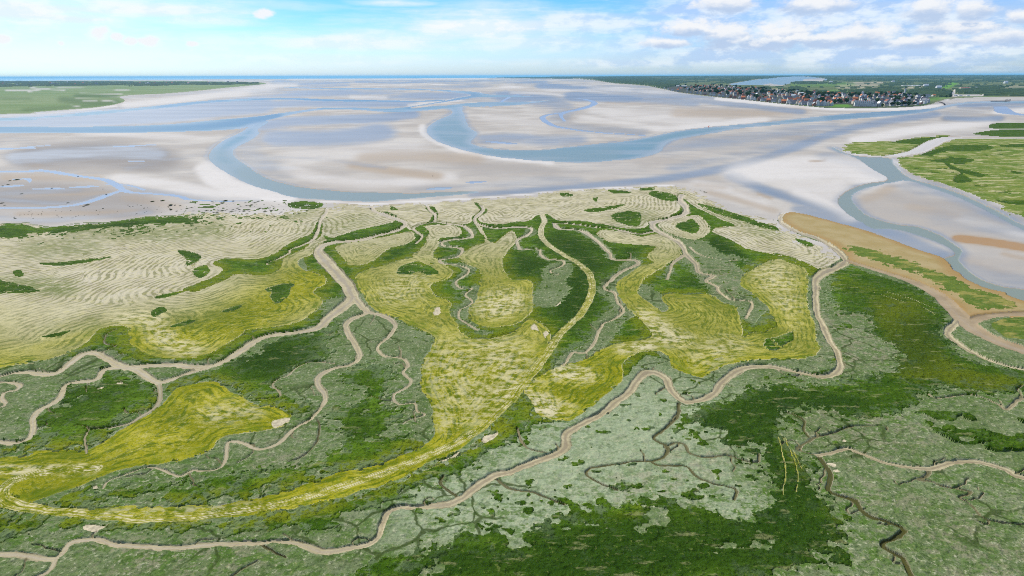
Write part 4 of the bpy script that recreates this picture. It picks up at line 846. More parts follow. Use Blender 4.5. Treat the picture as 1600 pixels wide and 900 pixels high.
# ------------------------------------------------------------------ procedural materials
class NT:
    """small helper for writing node trees"""
    def __init__(s, name):
        s.mat = bpy.data.materials.new(name); s.mat.use_nodes = True
        s.t = s.mat.node_tree; s.t.nodes.clear()
        s.out = s.t.nodes.new('ShaderNodeOutputMaterial')
        s.bsdf = s.t.nodes.new('ShaderNodeBsdfPrincipled')
        s.t.links.new(s.bsdf.outputs[0], s.out.inputs[0])
        s.geo = s.t.nodes.new('ShaderNodeNewGeometry')
        s.pos = s.geo.outputs['Position']

    def set(s, sock, v):
        if hasattr(v, 'is_linked') or hasattr(v, 'links'): s.t.links.new(v, sock)
        else: sock.default_value = v

    def attr(s, name):
        n = s.t.nodes.new('ShaderNodeAttribute'); n.attribute_name = name
        return n

    def m3(s):
        n = s.attr('m'); x = s.t.nodes.new('ShaderNodeSeparateXYZ')
        s.t.links.new(n.outputs['Vector'], x.inputs[0])
        return x.outputs[0], x.outputs[1], x.outputs[2]

    def scale(s, k):
        n = s.t.nodes.new('ShaderNodeVectorMath'); n.operation = 'MULTIPLY'
        s.t.links.new(s.pos, n.inputs[0]); n.inputs[1].default_value = k
        return n.outputs[0]

    def noise(s, wl, detail=3, rough=.55, stretch=None, off=0.0):
        """noise whose largest features are about wl metres"""
        n = s.t.nodes.new('ShaderNodeTexNoise'); n.inputs['Scale'].default_value = 1.0
        k = 1.0 / wl
        sx, sy = stretch or (1, 1)
        v = s.scale((k / sx, k / sy, k))
        if off:
            a = s.t.nodes.new('ShaderNodeVectorMath'); a.operation = 'ADD'
            s.t.links.new(v, a.inputs[0]); a.inputs[1].default_value = (off, off * 1.7, 0); v = a.outputs[0]
        s.t.links.new(v, n.inputs['Vector'])
        n.inputs['Detail'].default_value = detail; n.inputs['Roughness'].default_value = rough
        return n.outputs['Fac']

    def rill(s, cell, warp):
        """distance to the edges of warped cells about cell metres across"""
        w = s.t.nodes.new('ShaderNodeTexNoise'); w.inputs['Scale'].default_value = 1.0; w.inputs['Detail'].default_value = 3
        s.t.links.new(s.scale((1 / 6.0, 1 / 6.0, 0)), w.inputs['Vector'])
        a = s.t.nodes.new('ShaderNodeVectorMath'); a.operation = 'MULTIPLY_ADD'
        s.t.links.new(w.outputs['Color'], a.inputs[0]); a.inputs[1].default_value = (warp, warp, 0); s.t.links.new(s.scale((1, 1, 0)), a.inputs[2])
        v = s.t.nodes.new('ShaderNodeTexVoronoi'); v.feature = 'DISTANCE_TO_EDGE'; v.inputs['Scale'].default_value = 1.0 / cell
        s.t.links.new(a.outputs[0], v.inputs['Vector'])
        return v.outputs['Distance']

    def mth(s, op, a, b=None, c=None, clamp=False):
        n = s.t.nodes.new('ShaderNodeMath'); n.operation = op; n.use_clamp = clamp
        s.set(n.inputs[0], a)
        if b is not None: s.set(n.inputs[1], b)
        if c is not None: s.set(n.inputs[2], c)
        return n.outputs[0]

    def st(s, lo, hi, v, a=0.0, b=1.0):
        n = s.t.nodes.new('ShaderNodeMapRange'); n.interpolation_type = 'SMOOTHSTEP'
        s.set(n.inputs['Value'], v); n.inputs['From Min'].default_value = lo; n.inputs['From Max'].default_value = hi
        n.inputs['To Min'].default_value = a; n.inputs['To Max'].default_value = b
        return n.outputs[0]

    def mix(s, f, a, b):
        n = s.t.nodes.new('ShaderNodeMix'); n.data_type = 'RGBA'
        s.set(n.inputs[0], f)
        for k, v in ((6, a), (7, b)):
            if isinstance(v, (tuple, list)): n.inputs[k].default_value = (v[0], v[1], v[2], 1)
            else: s.t.links.new(v, n.inputs[k])
        return n.outputs[2]

    def bump(s, h, dist, strength=1.0):
        n = s.t.nodes.new('ShaderNodeBump'); n.inputs['Strength'].default_value = strength; n.inputs['Distance'].default_value = dist
        s.t.links.new(h, n.inputs['Height']); s.t.links.new(n.outputs[0], s.bsdf.inputs['Normal'])

    def done(s, col, rough=.9, spec=.2):
        s.set(s.bsdf.inputs['Base Color'], col if not isinstance(col, tuple) else (*col, 1))
        s.set(s.bsdf.inputs['Roughness'], rough); s.set(s.bsdf.inputs['Specular IOR Level'], spec)
        return s.mat


MATERIALS = {}


def mat_sand():
    n = NT('tidal_sand'); wet, tan, dry = n.m3()
    big = n.noise(120, 3); mid = n.noise(30, 3, .55, (2.2, 1)); fine = n.noise(4, 4, .65); streak = n.noise(170, 3, .5, (3.0, 1), 5.0)
    wetn = n.mth('ADD', wet, n.mth('ADD', n.mth('MULTIPLY', n.mth('SUBTRACT', streak, .53), .9), n.mth('MULTIPLY', n.mth('SUBTRACT', mid, .5), .5)))
    wf = n.st(.05, 1.05, wetn)
    base = n.mix(n.st(.36, .64, big), (.285, .258, .228), (.36, .334, .300))
    base = n.mix(n.st(0.0, -1.0, dry), base, (.185, .168, .155))
    base = n.mix(n.mth('MULTIPLY', n.st(.44, .64, mid), .45), base, (.245, .232, .220))
    base = n.mix(n.mth('MULTIPLY', n.st(.0, 1.0, n.mth('MULTIPLY', dry, n.st(.3, .7, mid, .75, 1.15))), .8), base, (.46, .435, .41))
    wf = n.mth('MULTIPLY', wf, n.mth('SUBTRACT', 1.0, n.mth('MULTIPLY', dry, .75), None, True))
    base = n.mix(n.mth('MULTIPLY', n.st(.0, 1.0, n.mth('MULTIPLY', tan, n.st(.3, .7, big, .8, 1.15))), .9), base, n.mix(n.st(.8, 1.15, tan), (.265, .208, .150), (.25, .15, .07)))
    base = n.mix(n.mth('MULTIPLY', n.st(.45, .75, fine), .14), base, (.22, .19, .17))
    wetc = n.mix(n.st(.35, .65, streak), (.088, .128, .182), (.150, .182, .225))
    col = n.mix(n.mth('MULTIPLY', wf, .88), base, wetc)
    n.bump(fine, .12, .35)
    return n.done(col, n.st(0, 1, wf, .85, .5), n.st(0, 1, wf, .05, .10))


def mat_water(name, a, b, green, deep, rough=.3):
    n = NT(name); e, g, d = n.m3()
    w = n.noise(5, 3, .6, (2, 1)); big = n.noise(70, 3, .5, (3, 1))
    col = n.mix(n.mth('MULTIPLY', e, 1.0), a, b)
    col = n.mix(n.mth('MULTIPLY', n.st(.42, .66, big), .65), col, a)
    col = n.mix(g, col, green); col = n.mix(n.mth('MULTIPLY', d, .85), col, deep)
    n.bump(w, .06, .5)
    return n.done(col, rough, .10)


def mat_scrub():
    n = NT('salt_scrub'); pale, pink, gr = n.m3()
    f = n.noise(1.3, 4, .75); m = n.noise(4.5, 4, .7); b = n.noise(22, 4, .6); f2 = n.noise(.6, 3, .75, None, 9.0); m2 = n.noise(2.6, 4, .75, (1.6, 1), 3.0)
    col = n.mix(n.st(.35, .65, b), (.080, .112, .040), (.115, .146, .068))
    col = n.mix(n.mth('MULTIPLY', pale, .8), col, (.262, .305, .195))
    col = n.mix(n.mth('MULTIPLY', n.st(.46, .58, m), n.mth('ADD', n.mth('MULTIPLY', pink, .6), .14)), col, (.215, .18, .13))
    col = n.mix(n.mth('MULTIPLY', n.st(.46, .58, m2), n.mth('ADD', n.mth('MULTIPLY', gr, .6), .30)), col, (.055, .105, .016))
    col = n.mix(n.mth('MULTIPLY', n.st(.54, .66, f), .75), col, (.31, .31, .20))
    col = n.mix(n.mth('MULTIPLY', n.st(.48, .36, f2), n.mth('MULTIPLY_ADD', pale, -.45, .7)), col, (.03, .05, .012))
    col = n.mix(n.mth('MULTIPLY', n.st(.45, .34, m), .45), col, (.035, .06, .014))
    col = n.mix(n.mth('MULTIPLY', n.st(.58, .68, f2), .4), col, (.27, .24, .11))
    rl = n.rill(13.0, 5.0)
    col = n.mix(n.mth('MULTIPLY', n.mth('MULTIPLY', n.st(.035, .012, rl), n.st(.5, .6, n.noise(40, 2, .5, None, 21.0))), .85), col, (.03, .048, .010))
    n.bump(f, .4, .8)
    return n.done(col, .95, .05)


def mat_green(name='marsh_grass', k=1.0):
    n = NT(name); grey, yel, drk = n.m3()
    f = n.noise(1.2, 4, .75); m = n.noise(4.5, 4, .7, (1.9, 1)); b = n.noise(20, 4, .6); s = n.noise(2.2, 3, .65, (4, 1), 4.0); f2 = n.noise(.7, 3, .75, None, 5.0)
    col = n.mix(n.st(.38, .62, b), (.029, .068, .003), (.054, .104, .005))
    col = n.mix(n.mth('MULTIPLY', n.st(.49, .60, m), .65), col, (.085, .155, .011))
    col = n.mix(n.mth('MULTIPLY', n.st(.42, .58, n.mth('ADD', n.mth('MULTIPLY', yel, .35), n.mth('MULTIPLY', m, .65))), n.mth('ADD', n.mth('MULTIPLY', yel, .8), .12)), col, (.125, .145, .006))
    col = n.mix(n.mth('MULTIPLY', n.st(.55, .65, n.mth('ADD', n.mth('MULTIPLY', grey, .17), n.noise(5, 4, .75, None, 7.0))), .75), col, (.105, .14, .068))
    col = n.mix(n.mth('MULTIPLY', drk, .85), col, (.014, .038, .003))
    col = n.mix(n.mth('MULTIPLY', n.st(.58, .68, f), .6), col, (.13, .16, .035))
    col = n.mix(n.mth('MULTIPLY', n.st(.58, .68, s), .5), col, (.20, .20, .085))
    col = n.mix(n.mth('MULTIPLY', n.st(.48, .36, f2), .75), col, (.008, .02, .002))
    n.bump(f, .6, 1.0)
    return n.done(col, .95, .04)


def mat_dry():
    n = NT('mown_grass'); ripe, edge, gb = n.m3()
    ph = n.attr('ph').outputs['Fac']
    f = n.noise(1.3, 4, .75); m = n.noise(6, 4, .7); b = n.noise(26, 4, .65, None, 2.0); w = n.noise(14, 3, .6, None, 6.0); f2 = n.noise(.7, 3, .75, None, 11.0)
    # mown swathes: noise that is thin across the contour and long along it
    sp = n.scale((.2, .2, 0)); sep = n.t.nodes.new('ShaderNodeSeparateXYZ'); n.t.links.new(sp, sep.inputs[0])
    cb = n.t.nodes.new('ShaderNodeCombineXYZ'); n.t.links.new(sep.outputs[0], cb.inputs[0]); n.t.links.new(sep.outputs[1], cb.inputs[1]); n.set(cb.inputs[2], n.mth('MULTIPLY', ph, 1.4))
    tx = n.t.nodes.new('ShaderNodeTexNoise'); tx.inputs['Scale'].default_value = 1.0; tx.inputs['Detail'].default_value = 2.5; tx.inputs['Roughness'].default_value = .6
    n.t.links.new(cb.outputs[0], tx.inputs['Vector']); s = tx.outputs['Fac']
    sn = n.mth('MULTIPLY', n.mth('SINE', n.mth('MULTIPLY', ph, 3.1)), n.mth('MULTIPLY_ADD', ripe, -.055, .115))
    s = n.mth('ADD', s, sn)
    straw = n.mix(n.st(.35, .65, b), (.335, .30, .205), (.38, .345, .265))
    straw = n.mix(n.mth('MULTIPLY', n.st(.48, .62, w), .5), straw, (.25, .215, .165))
    yelo = n.mix(n.st(.38, .64, b), (.155, .155, .004), (.235, .220, .010))
    col = n.mix(ripe, straw, yelo)
    gcol = n.mix(ripe, (.155, .150, .070), (.055, .085, .003))
    gpatch = n.mix(ripe, (.080, .110, .018), (.052, .082, .003))
    gpos = n.mth('MAXIMUM', gb, 0.0); ppos = n.mth('MAXIMUM', n.mth('MULTIPLY', gb, -1.0), 0.0)
    notedge = n.mth('MULTIPLY_ADD', edge, -.7, 1.0)
    gsel = n.st(.30, .54, n.mth('ADD', w, n.mth('MULTIPLY', gpos, .45)))
    sw = n.mth('MAXIMUM', n.mth('SUBTRACT', 1.0, ripe), n.st(30, 10, ph, .5, .95))
    gsel = n.mth('MULTIPLY', gsel, sw)
    col = n.mix(n.mth('MULTIPLY', n.mth('MULTIPLY', n.st(.52, .40, s), gsel), .9), col, gcol)
    psel = n.mth('MAXIMUM', n.mth('MULTIPLY_ADD', ripe, -.7, .75), n.st(.46, .66, n.mth('ADD', b, n.mth('MULTIPLY', ppos, .35))))
    col = n.mix(n.mth('MULTIPLY', n.mth('MULTIPLY', n.st(.53, .66, s), n.mth('MULTIPLY', n.mth('MULTIPLY', psel, sw), notedge)), n.mth('MULTIPLY_ADD', ripe, -.25, .75)), col, n.mix(ripe, (.42, .375, .25), (.40, .345, .12)))
    m2 = n.noise(3.2, 4, .75, (1.5, 1), 14.0)
    col = n.mix(n.mth('MULTIPLY', n.mth('MULTIPLY', n.st(.53, .63, m2), notedge), .4), col, (.31, .285, .085))
    col = n.mix(n.mth('MULTIPLY', n.st(.47, .39, m2), n.mth('MULTIPLY_ADD', ripe, .4, .1)), col, gcol)
    col = n.mix(n.mth('MULTIPLY', n.mth('MULTIPLY', n.st(.54, .64, f), notedge), .45), col, (.39, .35, .15))
    col = n.mix(n.mth('MULTIPLY', n.mth('MULTIPLY', n.st(.5, .62, m), edge), n.mth('MULTIPLY', ripe, .7)), col, (.092, .130, .005))
    col = n.mix(n.mth('MULTIPLY', n.st(.48, .36, f2), n.mth('MULTIPLY_ADD', ripe, .35, .3)), col, gcol)
    col = n.mix(n.mth('MULTIPLY', n.mth('MULTIPLY', gpos, n.st(.36, .54, m)), 1.0, None, True), col, gpatch)
    col = n.mix(n.mth('MULTIPLY', n.mth('MULTIPLY', ppos, n.st(.44, .58, m2)), .85), col, (.44, .39, .25))
    n.bump(f, .25, .8)
    return n.done(col, .95, .04)


def mat_creek():
    n = NT('creek_mud'); bank, dark, far = n.m3()
    f = n.noise(1.0, 4, .65); m = n.noise(7, 3)
    col = n.mix(n.st(.35, .65, m), (.325, .282, .172), (.265, .228, .132))
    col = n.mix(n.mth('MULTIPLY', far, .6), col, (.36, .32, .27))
    col = n.mix(n.mth('MULTIPLY', n.st(.48, .62, f), .6), col, (.19, .15, .085))
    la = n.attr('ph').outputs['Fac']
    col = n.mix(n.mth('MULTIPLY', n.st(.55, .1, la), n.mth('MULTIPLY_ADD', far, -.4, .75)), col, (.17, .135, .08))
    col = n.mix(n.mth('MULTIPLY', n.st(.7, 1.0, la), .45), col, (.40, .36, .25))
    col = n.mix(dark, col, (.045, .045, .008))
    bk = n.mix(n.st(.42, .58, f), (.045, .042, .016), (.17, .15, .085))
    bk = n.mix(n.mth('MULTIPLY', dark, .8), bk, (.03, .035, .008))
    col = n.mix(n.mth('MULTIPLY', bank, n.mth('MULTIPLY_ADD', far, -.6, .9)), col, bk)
    n.bump(f, .15, .5)
    return n.done(col, n.mth('MAXIMUM', n.st(0, 1, bank, 0, .9), n.st(.1, .6, la, .5, .85)), .15)


def mat_channel():
    n = NT('channel_mud'); edge, sandy, mid = n.m3()
    f = n.noise(2.2, 4, .65, (1, 1)); m = n.noise(12, 3)
    col = n.mix(n.st(.35, .65, m), (.265, .20, .115), (.215, .158, .085))
    col = n.mix(n.mth('MULTIPLY', mid, .6), col, (.255, .21, .16))
    col = n.mix(n.mth('MULTIPLY', edge, .5), col, (.155, .105, .05))
    col = n.mix(sandy, col, (.37, .345, .32))
    col = n.mix(n.mth('MULTIPLY', n.st(.5, .7, f), .3), col, (.17, .11, .06))
    n.bump(f, .2, .5)
    return n.done(col, .6, .25)


def mat_bank():
    n = NT('golden_mud'); edge, b_, c_ = n.m3()
    f = n.noise(2.0, 4, .7); m = n.noise(14, 4, .6)
    col = n.mix(n.st(.35, .65, m), (.235, .175, .068), (.27, .21, .10))
    col = n.mix(n.mth('MULTIPLY', edge, .65), col, (.225, .125, .035))
    col = n.mix(n.mth('MULTIPLY', n.st(.58, .68, f), .5), col, (.11, .12, .02))
    n.bump(f, .15, .5)
    return n.done(col, .85, .15)


def mat_tuftgrass(name, a, b, c):
    n = NT(name)
    f = n.noise(1.8, 4, .7); m = n.noise(9, 4, .65, (2.2, 1)); g = n.noise(34, 4, .6)
    col = n.mix(n.st(.35, .65, g), a, b)
    col = n.mix(n.mth('MULTIPLY', n.st(.5, .62, m), .8), col, c)
    col = n.mix(n.mth('MULTIPLY', n.st(.56, .68, f), .6), col, c)
    col = n.mix(n.mth('MULTIPLY', n.st(.46, .34, f), .6), col, (.03, .055, .008))
    n.bump(f, .4, .8)
    return n.done(col, .95, .06)


def mat_farm():
    n = NT('farmland'); tanp, bright, far = n.m3()
    f = n.noise(60, 4, .6, (1, 2.0)); m = n.noise(350, 3, .6, (1, 2.5)); h = n.noise(1500, 3, .6, (1, 2.5), 3.0)
    col = n.mix(n.st(.4, .6, m), (.060, .085, .030), (.105, .120, .055))
    col = n.mix(n.mth('MULTIPLY', n.st(.5, .6, h), .6), col, (.04, .07, .03))
    col = n.mix(n.mth('MULTIPLY', n.st(.5, .66, f), .6), col, (.055, .08, .03))
    col = n.mix(n.mth('MULTIPLY', far, .6), col, (.03, .05, .03))
    col = n.mix(tanp, col, (.30, .26, .19)); col = n.mix(bright, col, (.08, .19, .02))
    return n.done(col, .95, .05)


def mat_wood():
    n = NT('woodland')
    f = n.noise(18, 4, .65, (1, 1.6)); m = n.noise(120, 3, .6, (1, 2))
    col = n.mix(n.st(.4, .62, f), (.012, .028, .014), (.035, .062, .025))
    col = n.mix(n.mth('MULTIPLY', n.st(.5, .62, m), .5), col, (.055, .085, .03))
    n.bump(f, 3.0, 1.0)
    return n.done(col, .95, .05)


def mat_farsalt():
    n = NT('salt_meadow'); pale, drk, _ = n.m3()
    m = n.noise(60, 4, .6, (2.0, 1)); b = n.noise(420, 3, .6, (2, 1)); f = n.noise(12, 3, .6, (2, 1))
    col = n.mix(n.st(.38, .62, b), (.115, .17, .065), (.155, .195, .095))
    col = n.mix(n.mth('MULTIPLY', n.st(.48, .62, m), .5), col, (.085, .13, .05))
    col = n.mix(n.mth('MULTIPLY', n.st(.55, .68, f), .4), col, (.20, .22, .12))
    col = n.mix(n.mth('MULTIPLY', drk, .75), col, (.045, .085, .028)); col = n.mix(pale, col, (.36, .34, .31))
    return n.done(col, .95, .05)


def mat_plain(name, col, rough=.8, var=.25, wl=3.0, spec=.25, metal=0.0):
    n = NT(name)
    f = n.noise(wl, 4, .65)
    c2 = tuple(c * (1 - var) for c in col); c1 = tuple(min(.9, c * (1 + var * .5)) for c in col)
    n.bsdf.inputs['Metallic'].default_value = metal
    return n.done(n.mix(n.st(.35, .65, f), c2, c1), rough, spec)


MATERIALS.update(
    sand=mat_sand(), scrub=mat_scrub(), green=mat_green(), dry=mat_dry(), creek=mat_creek(), channel=mat_channel(), bank=mat_bank(),
    water=mat_water('channel_water', (.205, .225, .215), (.095, .155, .148), (.150, .170, .125), (.035, .090, .12)),
    shallow=mat_water('shallow_water', (.20, .23, .27), (.17, .205, .255), (.2, .24, .26), (.15, .18, .22), .3),
    sea=mat_water('open_sea', (.05, .22, .34), (.05, .22, .34), (.05, .22, .34), (.05, .22, .34), .6),
    bankgrass=mat_tuftgrass('bank_grass', (.055, .095, .012), (.085, .12, .018), (.21, .185, .05)),
    dune=mat_tuftgrass('dune_grass', (.070, .118, .010), (.135, .160, .030), (.33, .30, .16)),
    farm=mat_farm(), village=mat_plain('village_ground', (.055, .06, .045), .95, .5, 8.0, .05), wood=mat_wood(), farsalt=mat_farsalt(), bare=mat_plain('dried_mud', (.37, .32, .22), .95, .3, 1.2, .1))
for i in SPEC: build_cover(i)

# ------------------------------------------------------------------ sky, sun
EXPO = 0.55
SUN_AZ = math.radians(-38.0)     # to the left of the view, beyond the marsh
SUN_EL = math.radians(47.0)
world = bpy.data.worlds.new('World'); scene.world = world; world.use_nodes = True
wt = world.node_tree; wt.nodes.clear()


class WN(NT):
    def __init__(s, tree):
        s.t = tree


wn = WN(wt)
wo = wt.nodes.new('ShaderNodeOutputWorld')
sky = wt.nodes.new('ShaderNodeTexSky'); sky.sky_type = 'NISHITA'; sky.sun_disc = False
sky.sun_elevation = SUN_EL; sky.sun_rotation = SUN_AZ
sky.air_density = 1.3; sky.dust_density = 0.5; sky.ozone_density = 3.0; sky.altitude = 100
tc = wt.nodes.new('ShaderNodeTexCoord')
sx = wt.nodes.new('ShaderNodeSeparateXYZ'); wt.links.new(tc.outputs['Generated'], sx.inputs[0])
dx, dy, dz = sx.outputs
AZ = wn.mth('ARCTAN2', dx, dy)
HYP = wn.mth('SQRT', wn.mth('ADD', wn.mth('MULTIPLY', dx, dx), wn.mth('MULTIPLY', dy, dy)))
EL = wn.mth('DIVIDE', dz, HYP)


def cloud_noise(ka, ke, detail, rough, off):
    c = wt.nodes.new('ShaderNodeCombineXYZ')
    wn.set(c.inputs[0], wn.mth('MULTIPLY', AZ, ka)); wn.set(c.inputs[1], wn.mth('MULTIPLY', EL, ke)); c.inputs[2].default_value = off
    n = wt.nodes.new('ShaderNodeTexNoise'); n.inputs['Scale'].default_value = 1.0
    wt.links.new(c.outputs[0], n.inputs['Vector']); n.inputs['Detail'].default_value = detail; n.inputs['Roughness'].default_value = rough
    return n.outputs['Fac']


def azel(u, v):
    d = ray(u, v)
    h = math.hypot(d[0], d[1])
    return math.atan2(d[0], d[1]), d[2] / h


WISP = cloud_noise(9, 75, 6, .6, 1.0)
PUFF = cloud_noise(38, 70, 6, .62, 4.0)
PUFF2 = cloud_noise(16, 34, 5, .6, 8.0)


def blob(u, v, ru, rv, ns, nk, soft=.7):
    """one cloud: an ellipse in azimuth and elevation with a ragged rim; returns (mask, height inside it)"""
    a0, e0 = azel(u, v); a1, _ = azel(u + ru, v); _, e1 = azel(u, v - rv)
    p = wn.mth('DIVIDE', wn.mth('SUBTRACT', AZ, a0), a1 - a0); q = wn.mth('DIVIDE', wn.mth('SUBTRACT', EL, e0), e1 - e0)
    d = wn.mth('SQRT', wn.mth('ADD', wn.mth('MULTIPLY', p, p), wn.mth('MULTIPLY', q, q)))
    d = wn.mth('ADD', d, wn.mth('MULTIPLY', wn.mth('SUBTRACT', ns, .5), nk))
    return wn.st(1.0 + soft * .5, 1.0 - soft, d), q


veil = None
for u, v, ru, rv, k in [(20, 12, 230, 44, 1.0), (230, 14, 190, 24, .95), (300, 30, 110, 13, .75), (560, 66, 210, 18, .85), (760, 42, 190, 30, 1.0), (600, 52, 110, 12, .6), (900, 36, 170, 24, .85), (830, 66, 200, 18, .7), (1010, 66, 150, 20, .7),
                        (620, 4, 70, 7, .8), (440, 8, 90, 9, .45), (330, 65, 140, 16, .5), (90, 45, 120, 10, .6), (480, 92, 240, 12, .5), (1000, 98, 260, 8, .65), (760, 8, 90, 12, .5), (1400, 80, 420, 34, .95), (1150, 84, 220, 24, .85), (1480, 36, 300, 60, .85), (1300, 30, 260, 60, .85), (1100, 25, 180, 44, .8), (1750, 50, 260, 70, .85), (-250, 20, 220, 60, .9)]:
    m, _ = blob(u, v, ru, rv, WISP, 1.7, .9)
    m = wn.mth('MULTIPLY', m, k)
    veil = m if veil is None else wn.mth('MAXIMUM', veil, m)
gen = wn.st(.50, .72, WISP)                      # thin streaks everywhere, broken cloud higher up
veil = wn.mth('MAXIMUM', veil, wn.mth('MULTIPLY', gen, .3))
high = wn.mth('MULTIPLY', wn.st(.44, .62, PUFF2), wn.st(.15, .35, EL))
veil = wn.mth('MAXIMUM', veil, wn.mth('MULTIPLY', high, .8))
cum = None; cumq = None
for u, v, ru, rv in [(154, 52, 20, 13), (181, 58, 12, 7), (232, 65, 20, 10), (205, 65, 13, 7), (300, 69, 11, 5), (4, 62, 18, 9), (412, 22, 15, 8), (95, 68, 7, 4), (1225, 54, 52, 24), (1135, 56, 46, 26), (1275, 8, 60, 20), (1130, 6, 56, 18),
                     (1450, 15, 44, 24), (1520, 18, 34, 22), (1345, 56, 70, 20), (1500, 44, 86, 13), (1290, 64, 60, 14), (1440, 66, 80, 13), (1190, 70, 70, 12), (1570, 58, 60, 16), (1600, 26, 30, 12), (1075, 45, 46, 14), (1040, 68, 40, 10)]:
    m, q = blob(u, v, ru, rv, PUFF, 2.0, .5)
    cum = m if cum is None else wn.mth('MAXIMUM', cum, m)
    qq = wn.mth('MULTIPLY', m, q)
    cumq = qq if cumq is None else wn.mth('ADD', cumq, qq)
left = wn.st(math.radians(-4), math.radians(16), AZ)     # the cumulus at the right have grey bellies
shade = wn.mth('MULTIPLY', wn.st(.35, -.55, wn.mth('ADD', cumq, wn.mth('MULTIPLY', wn.mth('SUBTRACT', PUFF2, .5), 2.6))), left)
cumcol = wn.mix(shade, (.97, .98, 1.0), (.52, .65, .87))
PUFF3 = cloud_noise(19, 48, 6, .6, 12.0)
veilcol = wn.mix(left, wn.mix(wn.st(.42, .58, PUFF3), (.80, .93, 1.0), (.94, .98, 1.0)), wn.mix(wn.st(.42, .60, PUFF3), (.50, .66, .92), (.86, .93, 1.0)))
bs = wt.nodes.new('ShaderNodeBackground'); bs.inputs['Strength'].default_value = 0.10
tint = wn.mix(wn.st(.0, .125, EL), (.60, .85, 1.4), (.24, .60, 1.3))
tint = wn.mix(wn.mth('MULTIPLY', wn.st(math.radians(-18), math.radians(-40), AZ), .45), tint, (.70, 1.05, 1.5))
tint = wn.mix(wn.st(.14, .5, EL), tint, (1, 1, 1))
mul = wt.nodes.new('ShaderNodeMix'); mul.data_type = 'RGBA'; mul.blend_type = 'MULTIPLY'; mul.inputs[0].default_value = 1.0
wt.links.new(sky.outputs[0], mul.inputs[6]); wt.links.new(tint, mul.inputs[7]); wt.links.new(mul.outputs[2], bs.inputs['Color'])
bc = wt.nodes.new('ShaderNodeBackground'); wt.links.new(veilcol, bc.inputs['Color']); bc.inputs['Strength'].default_value = 0.69
bk = wt.nodes.new('ShaderNodeBackground'); wt.links.new(cumcol, bk.inputs['Color']); bk.inputs['Strength'].default_value = 0.66
m1 = wt.nodes.new('ShaderNodeMixShader'); m2 = wt.nodes.new('ShaderNodeMixShader')
wn.set(m1.inputs[0], veil); wt.links.new(bs.outputs[0], m1.inputs[1]); wt.links.new(bc.outputs[0], m1.inputs[2])
wn.set(m2.inputs[0], wn.mth('MULTIPLY', cum, .95)); wt.links.new(m1.outputs[0], m2.inputs[1]); wt.links.new(bk.outputs[0], m2.inputs[2])
wt.links.new(m2.outputs[0], wo.inputs[0])

sl = bpy.data.lights.new('sun', 'SUN'); sl.energy = 4.2; sl.angle = math.radians(0.6); sl.color = (1.0, .955, .88)
so = bpy.data.objects.new('sun', sl); COL.objects.link(so)
sd_ = Vector((math.sin(SUN_AZ) * math.cos(SUN_EL), math.cos(SUN_AZ) * math.cos(SUN_EL), math.sin(SUN_EL)))
so.rotation_euler = sd_.to_track_quat('Z', 'Y').to_euler(); so.location = (0, 0, 300)

scene.view_settings.view_transform = 'Standard'; scene.view_settings.look = 'None'
scene.view_settings.exposure = EXPO; scene.view_settings.gamma = 1.0
scene.render.engine = 'CYCLES'
scene.cycles.filter_width = 1.05; scene.cycles.use_denoising = False
scene.cycles.max_bounces = 4; scene.cycles.diffuse_bounces = 2; scene.cycles.glossy_bounces = 2

# ------------------------------------------------------------------ the air
HAZE = 1.5e-5
if HAZE:
    R_ = 170000.0
    me = bpy.data.meshes.new('haze')
    vs = [(x, y, z) for z in (-9.0, 190.0) for y in (-R_, R_) for x in (-R_, R_)]
    me.from_pydata(vs, [], [(0, 2, 3, 1), (4, 5, 7, 6), (0, 1, 5, 4), (2, 6, 7, 3), (0, 4, 6, 2), (1, 3, 7, 5)])
    hz = bpy.data.objects.new('haze', me); COL.objects.link(hz)
    hz['kind'] = 'stuff'; hz['label'] = 'thin blue summer haze over the bay'; hz['category'] = 'haze'
    hm = bpy.data.materials.new('haze'); hm.use_nodes = True; ht = hm.node_tree; ht.nodes.clear()
    ho = ht.nodes.new('ShaderNodeOutputMaterial'); hv = ht.nodes.new('ShaderNodeVolumePrincipled')
    hv.inputs['Color'].default_value = (.30, .70, 1.0, 1); hv.inputs['Density'].default_value = HAZE; hv.inputs['Anisotropy'].default_value = 0.0
    ht.links.new(hv.outputs[0], ho.inputs['Volume']); me.materials.append(hm)

# ------------------------------------------------------------------ things
rnd = random.Random(21)
PM = {}


def pm(name, col, **k):
    if name not in PM: PM[name] = mat_plain(name, col, **k)
    return PM[name]


WALLS = {'white': pm('white_render', (.62, .61, .58), wl=4, var=.12), 'cream': pm('cream_render', (.62, .54, .42), wl=4, var=.15),
         'brick': pm('red_brick', (.34, .15, .10), wl=1.5), 'grey': pm('grey_render', (.42, .42, .42), wl=4)}
ROOFS = {'slate grey': pm('slate', (.085, .095, .125), wl=2.5, rough=.6), 'orange tiled': pm('orange_tile', (.46, .15, .06), wl=2.5),
         'red brown': pm('brown_tile', (.24, .085, .06), wl=2.5), 'pale grey': pm('zinc', (.50, .52, .54), wl=3, rough=.5)}
M_GLASS = pm('window_glass', (.03, .04, .05), rough=.15, spec=.5); M_DOOR = pm('door_paint', (.10, .16, .22)); M_BRICK = pm('chimney_brick', (.30, .13, .09))
M_WOODD = pm('dark_timber', (.035, .03, .03)); M_STONE = pm('pale_stone', (.55, .52, .48)); M_TRUNK = pm('bark', (.09, .07, .05)); M_RED = pm('red_paint', (.55, .04, .03), var=.1)
M_WHITE = pm('white_sheet', (.80, .80, .80), var=.08)


def leaf_mat(name, a, b):
    n = NT(name); f = n.noise(1.5, 3, .7); g = n.noise(9, 2, .5, None, 3.0)
    return n.done(n.mix(n.st(.38, .62, f), n.mix(n.st(.4, .6, g), a, b), tuple(min(1, x * 1.9) for x in b)), .95, .05)


